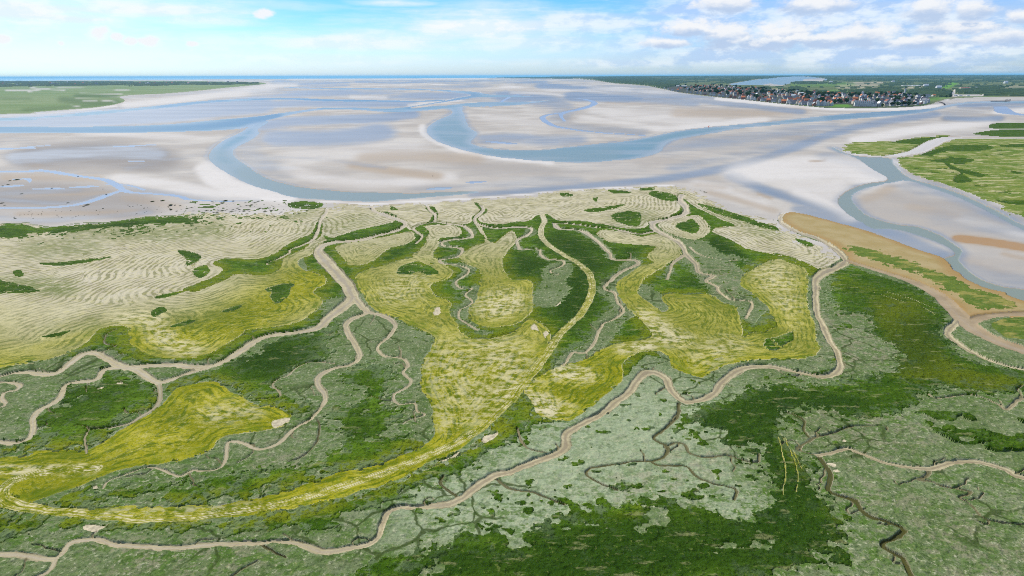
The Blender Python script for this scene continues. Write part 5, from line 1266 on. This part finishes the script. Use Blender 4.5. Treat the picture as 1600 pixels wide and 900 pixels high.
LEAF = [leaf_mat('dark_leaves', (.010, .026, .010), (.020, .042, .014)), leaf_mat('mid_leaves', (.022, .052, .010), (.036, .072, .016)), leaf_mat('tussock_blades', (.018, .036, .006), (.032, .055, .010))]


class MB:
    def __init__(s): s.v = []; s.f = []

    def box(s, x0, x1, y0, y1, z0, z1):
        b = len(s.v)
        s.v += [(x, y, z) for z in (z0, z1) for y in (y0, y1) for x in (x0, x1)]
        s.f += [tuple(b + i for i in q) for q in ((0, 2, 3, 1), (4, 5, 7, 6), (0, 1, 5, 4), (2, 6, 7, 3), (0, 4, 6, 2), (1, 3, 7, 5))]

    def poly(s, pts):
        b = len(s.v); s.v += pts; s.f.append(tuple(range(b, b + len(pts))))

    def slab(s, a, b, c, d, t):
        """a thin panel a-b-c-d with thickness t downwards"""
        k = len(s.v)
        s.v += [a, b, c, d] + [(p[0], p[1], p[2] - t) for p in (a, b, c, d)]
        s.f += [(k, k + 1, k + 2, k + 3), (k + 7, k + 6, k + 5, k + 4)] + [(k + i, k + 4 + i, k + 4 + (i + 1) % 4, k + (i + 1) % 4) for i in range(4)]

    def lathe(s, prof, n=14, cx=0, cy=0):
        b = len(s.v)
        for r, z in prof:
            s.v += [(cx + r * math.cos(2 * math.pi * i / n), cy + r * math.sin(2 * math.pi * i / n), z) for i in range(n)]
        for k in range(len(prof) - 1):
            for i in range(n):
                j = (i + 1) % n
                s.f.append((b + k * n + i, b + k * n + j, b + (k + 1) * n + j, b + (k + 1) * n + i))
        s.f.append(tuple(b + i for i in reversed(range(n)))); s.f.append(tuple(b + (len(prof) - 1) * n + i for i in range(n)))

    def mesh(s, name, m):
        me = bpy.data.meshes.new(name); me.from_pydata(s.v, [], s.f); me.update(); me.materials.append(m)
        return me


def link(name, me, parent=None, m=None):
    o = bpy.data.objects.new(name, me); COL.objects.link(o)
    if parent is not None: o.parent = parent
    if m is not None and me is not None:
        o.material_slots[0].link = 'OBJECT'; o.material_slots[0].material = m
    return o


def thing(name, label, cat, loc, rz=0.0, group=None, sc=(1, 1, 1)):
    o = bpy.data.objects.new(name, None); COL.objects.link(o)
    o.location = loc; o.rotation_euler = (0, 0, rz); o.scale = sc; o.empty_display_size = 1.0
    o['label'] = label; o['category'] = cat
    if group: o['group'] = group
    return o


def tag(o, label, cat, group=None):
    o['label'] = label; o['category'] = cat
    if group: o['group'] = group
    return o


def at(u, v, z=1.2):
    x, y, _ = ground(u, v, z)
    return (float(x), float(y), z)


# --- houses: a few shapes, each as meshes for wall, roof, chimney, window, door
def house_meshes(w, d, h, rh, gable_front):
    """front towards -y; w along x"""
    wl = MB(); wl.box(-w / 2, w / 2, -d / 2, d / 2, -1.5, h)
    rf = MB(); o = .35; t = .25
    if gable_front:
        wl.poly([(-w / 2, -d / 2, h), (w / 2, -d / 2, h), (0, -d / 2, h + rh - .15)]); wl.poly([(w / 2, d / 2, h), (-w / 2, d / 2, h), (0, d / 2, h + rh - .15)])
        e = rh * o / (w / 2)
        rf.slab((-w / 2 - o, -d / 2 - o, h - e + .1), (0, -d / 2 - o, h + rh + .1), (0, d / 2 + o, h + rh + .1), (-w / 2 - o, d / 2 + o, h - e + .1), t)
        rf.slab((0, -d / 2 - o, h + rh + .1), (w / 2 + o, -d / 2 - o, h - e + .1), (w / 2 + o, d / 2 + o, h - e + .1), (0, d / 2 + o, h + rh + .1), t)
    else:
        wl.poly([(w / 2, -d / 2, h), (w / 2, d / 2, h), (w / 2, 0, h + rh - .15)]); wl.poly([(-w / 2, d / 2, h), (-w / 2, -d / 2, h), (-w / 2, 0, h + rh - .15)])
        e = rh * o / (d / 2)
        rf.slab((-w / 2 - o, -d / 2 - o, h - e + .1), (w / 2 + o, -d / 2 - o, h - e + .1), (w / 2 + o, 0, h + rh + .1), (-w / 2 - o, 0, h + rh + .1), t)
        rf.slab((-w / 2 - o, 0, h + rh + .1), (w / 2 + o, 0, h + rh + .1), (w / 2 + o, d / 2 + o, h - e + .1), (-w / 2 - o, d / 2 + o, h - e + .1), t)
    ch = MB(); ch.box(w * .22 - .5, w * .22 + .5, .2, 1.1, h + rh * .3, h + rh + 1.3)
    wins = []
    nf = max(1, int(h / 2.9)); nc = max(2, int(w / 3.2))
    for fl in range(nf):
        for c in range(nc):
            x = (c + .5) / nc * w - w / 2
            if fl == 0 and c == nc // 2: continue
            k = MB(); k.box(x - .55, x + .55, -d / 2 - .06, -d / 2 + .05, fl * 2.9 + .9, fl * 2.9 + 2.3); wins.append(k)
    xd = (nc // 2 + .5) / nc * w - w / 2
    dr = MB(); dr.box(xd - .55, xd + .55, -d / 2 - .07, -d / 2 + .05, 0, 2.15)
    return (wl.mesh('wall', WALLS['white']), rf.mesh('roof', ROOFS['slate grey']), ch.mesh('chimney', M_BRICK), [k.mesh('window', M_GLASS) for k in wins], dr.mesh('door', M_DOOR))


HOUSES = [house_meshes(9, 9, 5.8, 4.4, True), house_meshes(12, 9, 5.8, 4.2, False), house_meshes(15, 9.5, 6, 4.4, False), house_meshes(8, 10, 8.7, 5.0, True), house_meshes(11, 10, 8.7, 4.6, False), house_meshes(6.5, 11, 11.6, 5.5, True)]


def house(k, loc, rz, wall, roof, label, group, detail, sc=1.0, cat='house', name='house'):
    wl, rf, ch, wins, dr = HOUSES[k]
    t = thing(name, label, cat, loc, rz, group, (sc, sc, sc))
    link('wall', wl, t, WALLS[wall])
    r = link('roof', rf, t, ROOFS[roof])
    link('chimney', ch, r)
    if detail:
        for w in wins: link('window', w, t)
        link('door', dr, t)
    return t


def nth(n):
    suf = 'th' if 10 <= n % 100 <= 20 else {1: 'st', 2: 'nd', 3: 'rd'}.get(n % 10, 'th')
    return f'{n}{suf}'


FRONT = np.array([(1037, 138.6), (1050, 141.4), (1060, 143.2), (1080, 145.6), (1100, 148.2), (1125, 150.8), (1150, 153.2), (1175, 156), (1200, 158.6), (1225, 161), (1250, 163.3), (1268, 165), (1330, 165.6), (1370, 166.4), (1400, 165.6), (1425, 164), (1442, 162.3), (1452, 160)], float)


def front_v(u): return float(np.interp(u, FRONT[:, 0], FRONT[:, 1]))


count = 0
u = 1038.0
while u < 1452:
    v = front_v(u)
    x0 = at(u, v); x1 = at(u + 2, front_v(u + 2))
    rz = math.atan2(x1[1] - x0[1], x1[0] - x0[0])
    rz = max(-.6, min(.6, rz)) * .6
    if 1300 < u < 1335 or (1376 < u < 1382) or (1385 < u < 1431 and rnd.random() < .55) or (1060 < u < 1072 and rnd.random() < .6):
        u += 4.0; continue
    count += 1
    if 1336 <= u <= 1364: k, wall, roof, step = 5, 'white', 'slate grey', 3.2
    else:
        k = rnd.choice([0, 0, 1, 3, 3, 4, 2]); step = {0: 5.0, 1: 6.4, 2: 7.6, 3: 4.6, 4: 6.0}[k] + rnd.random() * 2.2
        wall = rnd.choices(['white', 'cream', 'brick', 'grey'], [6, 2, 1.4, 1])[0]
        roof = rnd.choices(['slate grey', 'orange tiled', 'red brown', 'pale grey'], [6, 2, 1.5, 1.2])[0]
    wt_ = {'white': 'white', 'cream': 'cream', 'brick': 'red brick', 'grey': 'grey'}[wall]
    kind = 'tall narrow ' if k == 5 else ('tall ' if k in (3, 4) else '')
    house(k, at(u, v), rz + rnd.uniform(-.06, .06), wall, roof, f'{kind}{wt_} {roof} roofed house, {nth(count)} from left on the village seafront', 'houses along the village seafront', True, 1.1 if k == 5 else rnd.uniform(1.1, 1.4))
    u += step

VILL = [(1045, 137), (1056, 134.5), (1080, 133.5), (1125, 133.8), (1150, 135.4), (1185, 138.2), (1215, 141), (1245, 143.5), (1275, 145.5), (1300, 147), (1330, 147), (1360, 146.2), (1395, 146.2), (1415, 147.5), (1432, 150), (1450, 155), (1440, 160.5), (1425, 162), (1370, 164), (1330, 163.4),
        (1268, 162.6), (1225, 158.6), (1175, 153.6), (1125, 148.4), (1080, 143.2), (1055, 140)]
VP = np.array(VILL)


def in_poly(u, v, P):
    c = False; n = len(P)
    for i in range(n):
        x0, y0 = P[i]; x1, y1 = P[(i + 1) % n]
        if (y0 > v) != (y1 > v) and u < x0 + (v - y0) * (x1 - x0) / (y1 - y0): c = not c
    return c


pts = []; tries = 0
tree_pts = []
while len(pts) < 235 and tries < 30000:
    tries += 1
    u = rnd.uniform(1042, 1452); v = rnd.uniform(133.5, 164)
    if not in_poly(u, v, VILL): continue
    sc_ = (v - 117) / 40.0
    if any(((u - a) / (5.6 * sc_ + 1.2)) ** 2 + ((v - b) / (2.0 * sc_ + .3)) ** 2 < 1 for a, b in pts): continue
    pts.append((u, v))
zone = [(1130, 'at the left end of the village'), (1215, 'in the left middle of the village'), (1300, 'in the centre of the village'), (1375, 'behind the tall white seafront row'), (1500, 'at the right end near the water tower')]
for u, v in sorted(pts):
    k = rnd.choice([0, 1, 1, 2, 3, 4])
    if u < 1160: ww, wr = [2, 2, 3, 1], [3, 5, 4, .4]
    elif u < 1330: ww, wr = [2, 2, 3, 2], [5, 4, 4, .6]
    else: ww, wr = [2.4, 2, 2, 2], [8, 2, 2, .7]
    wall = rnd.choices(['white', 'cream', 'brick', 'grey'], ww)[0]; roof = rnd.choices(['slate grey', 'orange tiled', 'red brown', 'pale grey'], wr)[0]
    zn = next(t for lim, t in zone if u < lim)
    wt_ = {'white': 'white', 'cream': 'cream', 'brick': 'red brick', 'grey': 'grey'}[wall]
    house(k, at(u, v), rnd.choice([0, 0, .35, -.4, 1.57, 1.3]) + rnd.uniform(-.12, .12), wall, roof, f'{wt_} {roof} roofed house {zn}', 'houses behind the seafront', False, rnd.uniform(1.0, 1.3))

# long barns, halls and sheds
def shed(u, v, w, d, h, rh, wall, roof, label, cat='shed', rz=0.0, name='shed', z=1.2):
    wl = MB(); wl.box(-w / 2, w / 2, -d / 2, d / 2, -1.5, h)
    wl.poly([(w / 2, -d / 2, h), (w / 2, d / 2, h), (w / 2, 0, h + rh - .2)]); wl.poly([(-w / 2, d / 2, h), (-w / 2, -d / 2, h), (-w / 2, 0, h + rh - .2)])
    rf = MB(); o = .4
    rf.slab((-w / 2 - o, -d / 2 - o, h + .05), (w / 2 + o, -d / 2 - o, h + .05), (w / 2 + o, 0, h + rh + .1), (-w / 2 - o, 0, h + rh + .1), .2)
    rf.slab((-w / 2 - o, 0, h + rh + .1), (w / 2 + o, 0, h + rh + .1), (w / 2 + o, d / 2 + o, h + .05), (-w / 2 - o, d / 2 + o, h + .05), .2)
    dr = MB(); dr.box(-1.8, 1.8, -d / 2 - .08, -d / 2 + .05, 0, min(3.4, h - .4))
    t = thing(name, label, cat, at(u, v, z), rz)
    link('wall', wl.mesh('wall', WALLS[wall])).parent = t
    link('roof', rf.mesh('roof', ROOFS[roof])).parent = t
    link('door', dr.mesh('door', M_DOOR)).parent = t
    return t


shed(1064.5, 135.2, 100, 14, 7, 3, 'white', 'pale grey', 'long white roofed hall behind the left end of the village', 'hall', .02, 'hall')
shed(1108, 134.2, 42, 14, 5, 5, 'brick', 'orange tiled', 'long orange roofed block at the back of the village, left of the lake', 'hall', .05, 'hall')
shed(1119, 134.0, 30, 13, 5, 5, 'cream', 'orange tiled', 'short orange roofed block beside the long orange block near the lake', 'hall', -.05, 'hall')
shed(1094, 134.8, 30, 12, 5, 5, 'brick', 'orange tiled', 'leftmost orange roofed block behind the village', 'hall', .1, 'hall')
shed(1251, 147.6, 24, 16, 9, 3, 'white', 'pale grey', 'bright white hall standing above the roofs in the village centre', 'hall', .0, 'hall')
shed(1206, 147, 26, 14, 6, 5, 'grey', 'slate grey', 'long dark slate roofed hall at the back of the village centre', 'hall', .1, 'hall')
shed(1220, 148.6, 24, 12, 6, 5, 'grey', 'slate grey', 'wide slate roofed hall right of the longer slate hall', 'hall', .1, 'hall')
shed(1437, 152.6, 34, 14, 9, 5, 'white', 'slate grey', 'long white building with slate roof right of the water tower', 'building', .1, 'building')
shed(1448, 151.8, 24, 14, 8, 5, 'white', 'slate grey', 'white wing with slate roof at the right end of the village', 'building', -.1, 'building')
shed(1459, 150.4, 18, 12, 5, 4, 'white', 'orange tiled', 'orange roofed house alone at the right end of the village', 'house', .1, 'house')
shed(1443, 159.0, 44, 14, 4, 3, 'grey', 'slate grey', 'low quay building with slate roof near the harbour mouth', 'building', .25, 'building')
for k, (u, w) in enumerate([(1414, 60), (1422, 50), (1430, 55), (1438, 60)]):
    shed(u, 134.3 + .1 * k, w, 26, 5, 2, 'white', 'pale grey', f'long white greenhouse roof in the fields, {nth(k + 1)} from the left of four', 'greenhouse', .02, 'greenhouse', 1.5)
for k, (u, v, w) in enumerate([(1493, 149.8, 22), (1500, 150.0, 16), (1512, 150.2, 14)]):
    shed(u, v, w, 9, 3.6, 1.5, 'white', 'pale grey', f'low white shed on the sandy yard right of the village, {nth(k + 1)} from the left', 'shed', .05 * k, 'shed')
shed(1507, 138, 70, 20, 5, 3, 'cream', 'red brown', 'long brown roofed farm building in the right hand fields', 'barn', .02, 'barn', 1.5)
shed(1520, 137.6, 60, 20, 5, 3, 'grey', 'pale grey', 'long grey roofed farm building right of the brown farm roof', 'barn', .02, 'barn', 1.5)

# water tower
wt2 = thing('water_tower', 'white round water tower with a dark cap at the right of the village', 'water tower', at(1413, 148.2))
k = MB(); k.lathe([(3.9, -1), (3.6, 8), (3.4, 17), (3.5, 18)], 18); link('shaft', k.mesh('shaft', WALLS['white']), wt2)
k = MB(); k.lathe([(3.6, 18), (4.6, 20), (4.7, 26), (4.3, 27)], 18); tk = link('tank', k.mesh('tank', WALLS['white']), wt2)
k = MB(); k.lathe([(4.75, 20.2), (4.95, 20.4), (4.95, 21.2), (4.75, 21.4)], 18); link('tank_band', k.mesh('tank_band', WALLS['grey']), tk)
k = MB(); k.lathe([(4.9, 27), (3.6, 29.6), (1.6, 31), (.4, 32.6), (.2, 33.4)], 18); link('cap', k.mesh('cap', ROOFS['slate grey']), wt2)

# --- trees: trunk and a crown of leaf clumps
def crown_mesh(seed, m, tall):
    r = random.Random(seed); k = MB()
    lobes = [(r.uniform(-.35, .35), r.uniform(-.35, .35), r.uniform(-.35, .4) * tall, r.uniform(.35, .6)) for _ in range(7)]
    for i in range(460):
        lx, ly, lz, lr = r.choice(lobes)
        a = r.uniform(0, 2 * math.pi); ct = r.uniform(-1, 1); st_ = math.sqrt(1 - ct * ct); rr = lr * r.uniform(.55, 1.08)
        c = Vector((lx + rr * st_ * math.cos(a), ly + rr * st_ * math.sin(a), lz + rr * ct * tall * .9))
        nrm = Vector((r.gauss(0, 1), r.gauss(0, 1), r.gauss(.5, 1))).normalized(); t1 = nrm.orthogonal().normalized(); t2 = nrm.cross(t1); s_ = r.uniform(.12, .24)
        k.poly([tuple(c + t1 * s_), tuple(c + t2 * s_ * .8), tuple(c - t1 * s_), tuple(c - t2 * s_ * .8)])
    return k.mesh('crown', m)


def trunk_mesh():
    k = MB(); k.lathe([(.07, -.1), (.05, .3), (.035, .75)], 7)
    for a in (0.4, 2.4, 4.5):
        b = len(k.v); c, s_ = math.cos(a), math.sin(a)
        k.v += [(.03 * -s_, .03 * c, .35), (.03 * s_, -.03 * c, .35), (0, 0, .42), (.32 * c, .32 * s_, .72)]
        k.f += [(b, b + 1, b + 3), (b + 1, b + 2, b + 3), (b + 2, b, b + 3)]
    return k.mesh('trunk', M_TRUNK)


TRUNK = trunk_mesh()
CROWNS = [crown_mesh(i, LEAF[i % 2], [.8, 1.0, .75, .9][i]) for i in range(4)]


def tree(u, v, h, label, group, kind=None, z=1.2, name='tree'):
    kind = rnd.randrange(4) if kind is None else kind
    t = thing(name, label, 'tree', at(u, v, z), rnd.uniform(0, 6.28), group, (h * .62 * rnd.uniform(.9, 1.25), h * .62 * rnd.uniform(.9, 1.25), h * .62))
    link('trunk', TRUNK, t)
    c = link('crown', CROWNS[kind], t); c.location = (0, 0, .9)
    return t


for k, (u, v, h) in enumerate([(1393.5, 166, 15), (1403, 165.8, 14), (1411, 165.6, 16), (1418, 165.4, 15), (1427.5, 165, 13), (1379, 167, 10)]):
    tree(u, v, h, f'round dark tree on the seafront below the water tower, {nth(k + 1)} from the left' if k < 5 else 'lowest bushy tree on the seafront right of the tall white row', 'trees on the seafront', k % 2)
zt = [(1130, 'at the left end of the village'), (1215, 'left of the village centre'), (1300, 'around the village centre'), (1375, 'behind the crowded village heart'), (1500, 'around the water tower')]
n_t = 0
for _ in range(4000):
    if n_t >= 210: break
    u = rnd.uniform(1040, 1462); v = rnd.uniform(133.5, 164.5)
    if not in_poly(u, v, VILL): continue
    back = v < np.interp(u, [1040, 1150, 1250, 1300, 1460], [139, 145, 151, 152, 152])
    if not back and rnd.random() < (.4 if u < 1180 else .75): continue
    n_t += 1
    tree(u, v, rnd.uniform(11, 17) * (1.25 if u < 1200 else 1.0), f'dark tree between the roofs {next(t for lim, t in zt if u < lim)}', 'trees among the village houses')
for k, (u, v, h) in enumerate([(1173, 141, 16), (1178, 140.5, 17), (1184, 140, 15), (1190, 139.8, 16), (1196, 140.2, 15), (1203, 147, 14), (1217, 147, 14), (1234, 143, 17), (1240, 142.5, 18), (1246, 142.5, 16), (1253, 145, 15), (1259, 145.4, 15), (1268, 147.5, 18), (1281, 148, 16), (1288, 148, 17), (1294, 148.6, 15), (1305, 150, 17), (1311, 150.5, 15), (1332, 150, 16), (1340, 150.4, 14), (1264, 137, 12), (1329, 134.2, 12), (1376, 134.6, 14), (1344, 134.5, 10), (1485, 152, 12), (1478, 152.5, 10)]):
    z_ = 'in a clump behind the left of the village' if u < 1200 else ('in a clump between the village and the green field' if u < 1262 else ('in the tree line behind the village centre' if v > 145 and u < 1345 else ('in the open fields behind the village' if v < 140 else 'beside the harbour bank right of the village')))
    tree(u, v, h, f'dark broad tree {z_}', 'trees behind the village')

# far town across the bay: tiny pale houses among the trees
for k in range(26):
    u = rnd.uniform(2, 395); lo = 129.2 - u * .001; v = rnd.uniform(lo, lo + 5.0 - u * .008)
    roof = rnd.choice(['pale grey', 'orange tiled', 'slate grey']); wall = rnd.choice(['white', 'white', 'cream'])
    house(rnd.choice([1, 2, 4]), at(u, v, .6), rnd.uniform(-.3, .3), wall, roof, f'tiny {wall} house with {roof} roof in the far treeline across the bay', 'houses in the far treeline', False, rnd.uniform(1.4, 2.4))

# scattered white farmsteads on the plain behind the village
for u, v in [(1054, 122.0), (1118, 123.6), (1210, 120.8), (1330, 121.4), (1405, 120.6), (1416, 121.6), (1469, 121), (1556, 122), (1571, 130.6), (1446, 136), (1140, 126), (1290, 124.6), (1250, 121.8), (1395, 129), (1466, 138.6), (1298, 129.6)]:
    house(2, at(u, v, 1.2), rnd.uniform(-.2, .2), 'white', 'pale grey', 'lone white farmhouse on the plain far behind the village', 'farmhouses on the plain', False, rnd.uniform(1.8, 2.8), name='farmhouse')

# harbour mouth
jt = thing('jetty', 'dark timber jetty on thick posts standing in the shallow channel at the far right', 'jetty', at(1574, 158.6, -.9), .03)
k = MB(); k.box(-11, 11, -1.6, 1.6, 3.0, 3.5); link('deck', k.mesh('deck', M_WOODD), jt)
for i in range(6):
    k = MB(); x = -10 + i * 4; k.lathe([(.7, -.5), (.65, 3), (.55, 7.5 + (i % 3) * 1.2)], 8, x, 0); link('post', k.mesh('post', M_WOODD), jt)
for i, (u, v, w, lab) in enumerate([(1560, 158.4, 66, 'dark stone bank lining the channel in front of the jetty at the far right')]):
    k = MB(); k.slab((-w / 2, -3, 1.0), (w / 2, -3, 1.0), (w / 2 - 4, 3, 2.2), (-w / 2 + 4, 3, 2.2), 2.6)
    o = link('stone_bank', k.mesh('stone_bank', M_WOODD)); o.location = at(u, v, -.8); tag(o, lab, 'breakwater')
bw = MB(); ang = [(1466, 159.4), (1471, 160.2), (1475, 162), (1476, 163.8)]
for (u0, v0), (u1, v1) in zip(ang[:-1], ang[1:]):
    a = Vector(at(u0, v0, 0)); b = Vector(at(u1, v1, 0)); dvec = (b - a).normalized(); nn = Vector((-dvec.y, dvec.x, 0)) * 1.8
    bw.slab(tuple(a - nn + Vector((0, 0, 1.8))), tuple(b - nn + Vector((0, 0, 1.8))), tuple(b + nn + Vector((0, 0, 1.8))), tuple(a + nn + Vector((0, 0, 1.8))), 3.0)
tag(link('breakwater', bw.mesh('breakwater', M_WOODD)), 'short dark breakwater curving off the white beach at the harbour mouth', 'breakwater')

# navigation buoy at the channel edge
bo = thing('navigation_buoy', 'small dark red channel buoy leaning at the edge of the wide channel', 'buoy', at(1107, 198.6, -.9), .4)
bo.rotation_euler = (.25, .1, .3)
k = MB(); k.lathe([(.4, -.2), (1.0, .1), (1.05, .9), (.5, 1.3), (.35, 2.6), (.2, 3.0)], 14); link('body', k.mesh('body', M_RED), bo)
k = MB(); k.lathe([(.08, 3.0), (.08, 3.5), (.4, 3.5), (.4, 4.1), (.05, 4.2)], 10); link('topmark', k.mesh('topmark', M_RED), bo)


def boulder(seed, r):
    bmv = MB(); rr = random.Random(seed); n, m_ = 9, 5
    prof = []
    for j in range(m_ + 1):
        t = math.pi * j / m_ - math.pi / 2
        prof.append((max(.05, math.cos(t)) * r, math.sin(t) * r * .6 + r * .25))
    bmv.lathe(prof, n)
    bmv.v = [(x * rr.uniform(.8, 1.15), y * rr.uniform(.8, 1.15), z * rr.uniform(.85, 1.1)) for x, y, z in bmv.v]
    return bmv


o = link('boulder', boulder(3, .75).mesh('boulder', pm('wet_rock', (.09, .08, .08)))); o.location = at(676, 275.3, -.75); tag(o, 'lone dark boulder on the pale sandbank inside the oxbow', 'boulder')
o = link('boulder', boulder(5, .8).mesh('boulder', PM['wet_rock'])); o.location = at(579, 326.4, 0); tag(o, 'dark boulder on the white beach above the straw meadow', 'boulder')

# --- grass tussocks standing on the sand
def tussock_mesh(seed, m):
    r = random.Random(seed); k = MB()
    for i in range(150):
        a = r.uniform(0, 6.283); q = math.sqrt(r.random()); bx, by = q * math.cos(a), q * math.sin(a)
        h = (1.15 - .75 * q) * r.uniform(.6, 1.0); lean = .35 * q + r.uniform(-.1, .2); w = .07
        tx, ty = bx + lean * math.cos(a), by + lean * math.sin(a); px, py = -math.sin(a) * w, math.cos(a) * w
        k.poly([(bx - px, by - py, -.15), (bx + px, by + py, -.15), ((bx + tx) / 2 + px * .8, (by + ty) / 2 + py * .8, h * .6), (tx, ty, h * .9)])
    for j in range(9):
        a0, a1 = 2 * math.pi * j / 9, 2 * math.pi * (j + 1) / 9
        k.poly([(.9 * math.cos(a0), .9 * math.sin(a0), -.15), (.9 * math.cos(a1), .9 * math.sin(a1), -.15), (0, 0, .55)])
    return k.mesh('grass_tussock', m)


TUS = [tussock_mesh(i, LEAF[2]) for i in range(3)]
big = [(26, 281, 6, 'longest dark tussock beside the upper left rivulet'), (15, 282.6, 3.6, 'dark tussock just left of the longest tussock on the mudflat'), (12.5, 288.4, 3.2, 'dark tussock at the edge of the left pool'), (4, 290.4, 2.4, 'small dark tussock at the far left of the pool'),
       (81, 294, 2.8, 'dark tussock on the blue pool of the left mudflat'), (33.5, 303, 3.4, 'lone dark tussock on the pale left mudflat'), (106, 317, 3.2, 'near black tussock above the lower blue stream'), (7.5, 320.8, 2.6, 'green tussock at the lower left stream, nearest the left edge'),
       (3, 317.5, 4.6, 'wide dark tussock cut by the left edge'), (136, 320.3, 5.4, 'broad dark tussock below the lower blue stream'), (131, 322.3, 3.2, 'low dark tussock touching the broad one below the stream'), (23.5, 341.7, 3, 'bright green tussock near the left shore grass'), (22.5, 339.5, 2, 'dark tussock behind the bright green shore tussock'),
       (238, 315, 5, 'dark tussock on the sandy flat left of its twin'), (254, 313.6, 5.6, 'dark tussock standing in a small blue puddle'), (166, 303.6, 2.4, 'small dark tussock on the bank of the lower blue stream'), (161, 325.6, 2, 'tiny dark tussock above the red weed on the left flat'), (122, 275.5, 2, 'tiny tussock at the edge of the long curved rivulet'), (161, 295.6, 1.8, 'tiny dark tussock at the end of the small rivulet')]
for u, v, w, lab in big:
    o = link('grass_tussock', TUS[rnd.randrange(3)]); p = at(u, v, -.7); _, _, mp = ground(u, v, -.7)
    sx_ = w * .5 * float(mp); o.location = p; o.scale = (sx_, sx_ * 1.2, max(.5, min(1.1, sx_ * .6))); o.rotation_euler = (0, 0, rnd.uniform(-.3, .3)); tag(o, lab, 'tussock', 'grass tussocks on the left mudflat')
spots2 = []
for _ in range(3000):
    if len(spots2) >= 120: break
    u = rnd.gauss(350, 60); v = rnd.gauss(327, 9)
    if not (255 < u < 520 and 312 < v < 347): continue
    if v > 330 + (u - 255) * .07 and u < 330: continue
    if u < 300 and v < 320: continue
    if any(abs(u - a) < 5 and abs(v - b) < 1.6 for a, b in spots2): continue
    spots2.append((u, v))
for u, v in spots2:
    o = link('grass_tussock', TUS[rnd.randrange(3)]); w = rnd.choice([2, 2.5, 3, 4, 5.5]); _, _, mp = ground(u, v, 0)
    sx_ = w * .5 * float(mp); o.location = at(u, v, -.15); o.scale = (sx_, sx_ * 1.1, max(.45, min(1.0, sx_ * .6))); o.rotation_euler = (0, 0, rnd.uniform(-.3, .3))
    tag(o, 'dark green tussock in the speckled band above the left beach', 'tussock', 'grass tussocks above the left beach')
spots3 = []
for _ in range(400):
    if len(spots3) >= 46: break
    u = rnd.uniform(20, 260); v = rnd.uniform(328, 342) if u < 160 else rnd.uniform(320, 335)
    spots3.append((u, v))
for u, v in spots3:
    o = link('grass_tussock', TUS[rnd.randrange(3)]); w = rnd.uniform(.9, 1.7); _, _, mp = ground(u, v, 0)
    sx_ = w * .5 * float(mp); o.location = at(u, v, -.72); o.scale = (sx_, sx_, max(.3, sx_ * .6)); o.rotation_euler = (0, 0, rnd.uniform(-.3, .3))
    tag(o, 'tiny tuft dotting the brownish flat just above the left shore grass', 'tussock', 'tiny tufts on the left flat')
for k in range(40):
    u = rnd.uniform(1060, 1105); v = 293 + (u - 1060) * .14 + rnd.uniform(-1.5, 5)
    o = link('grass_tussock', TUS[rnd.randrange(3)]); w = rnd.uniform(1.0, 2.2); _, _, mp = ground(u, v, 0)
    sx_ = w * .5 * float(mp); o.location = at(u, v, -.4); o.scale = (sx_, sx_, max(.3, sx_ * .6)); o.rotation_euler = (0, 0, rnd.uniform(-.3, .3))
    tag(o, 'small tuft sprinkled on the sand where the pale creek meets the beach', 'tussock', 'tufts where the creek meets the beach')
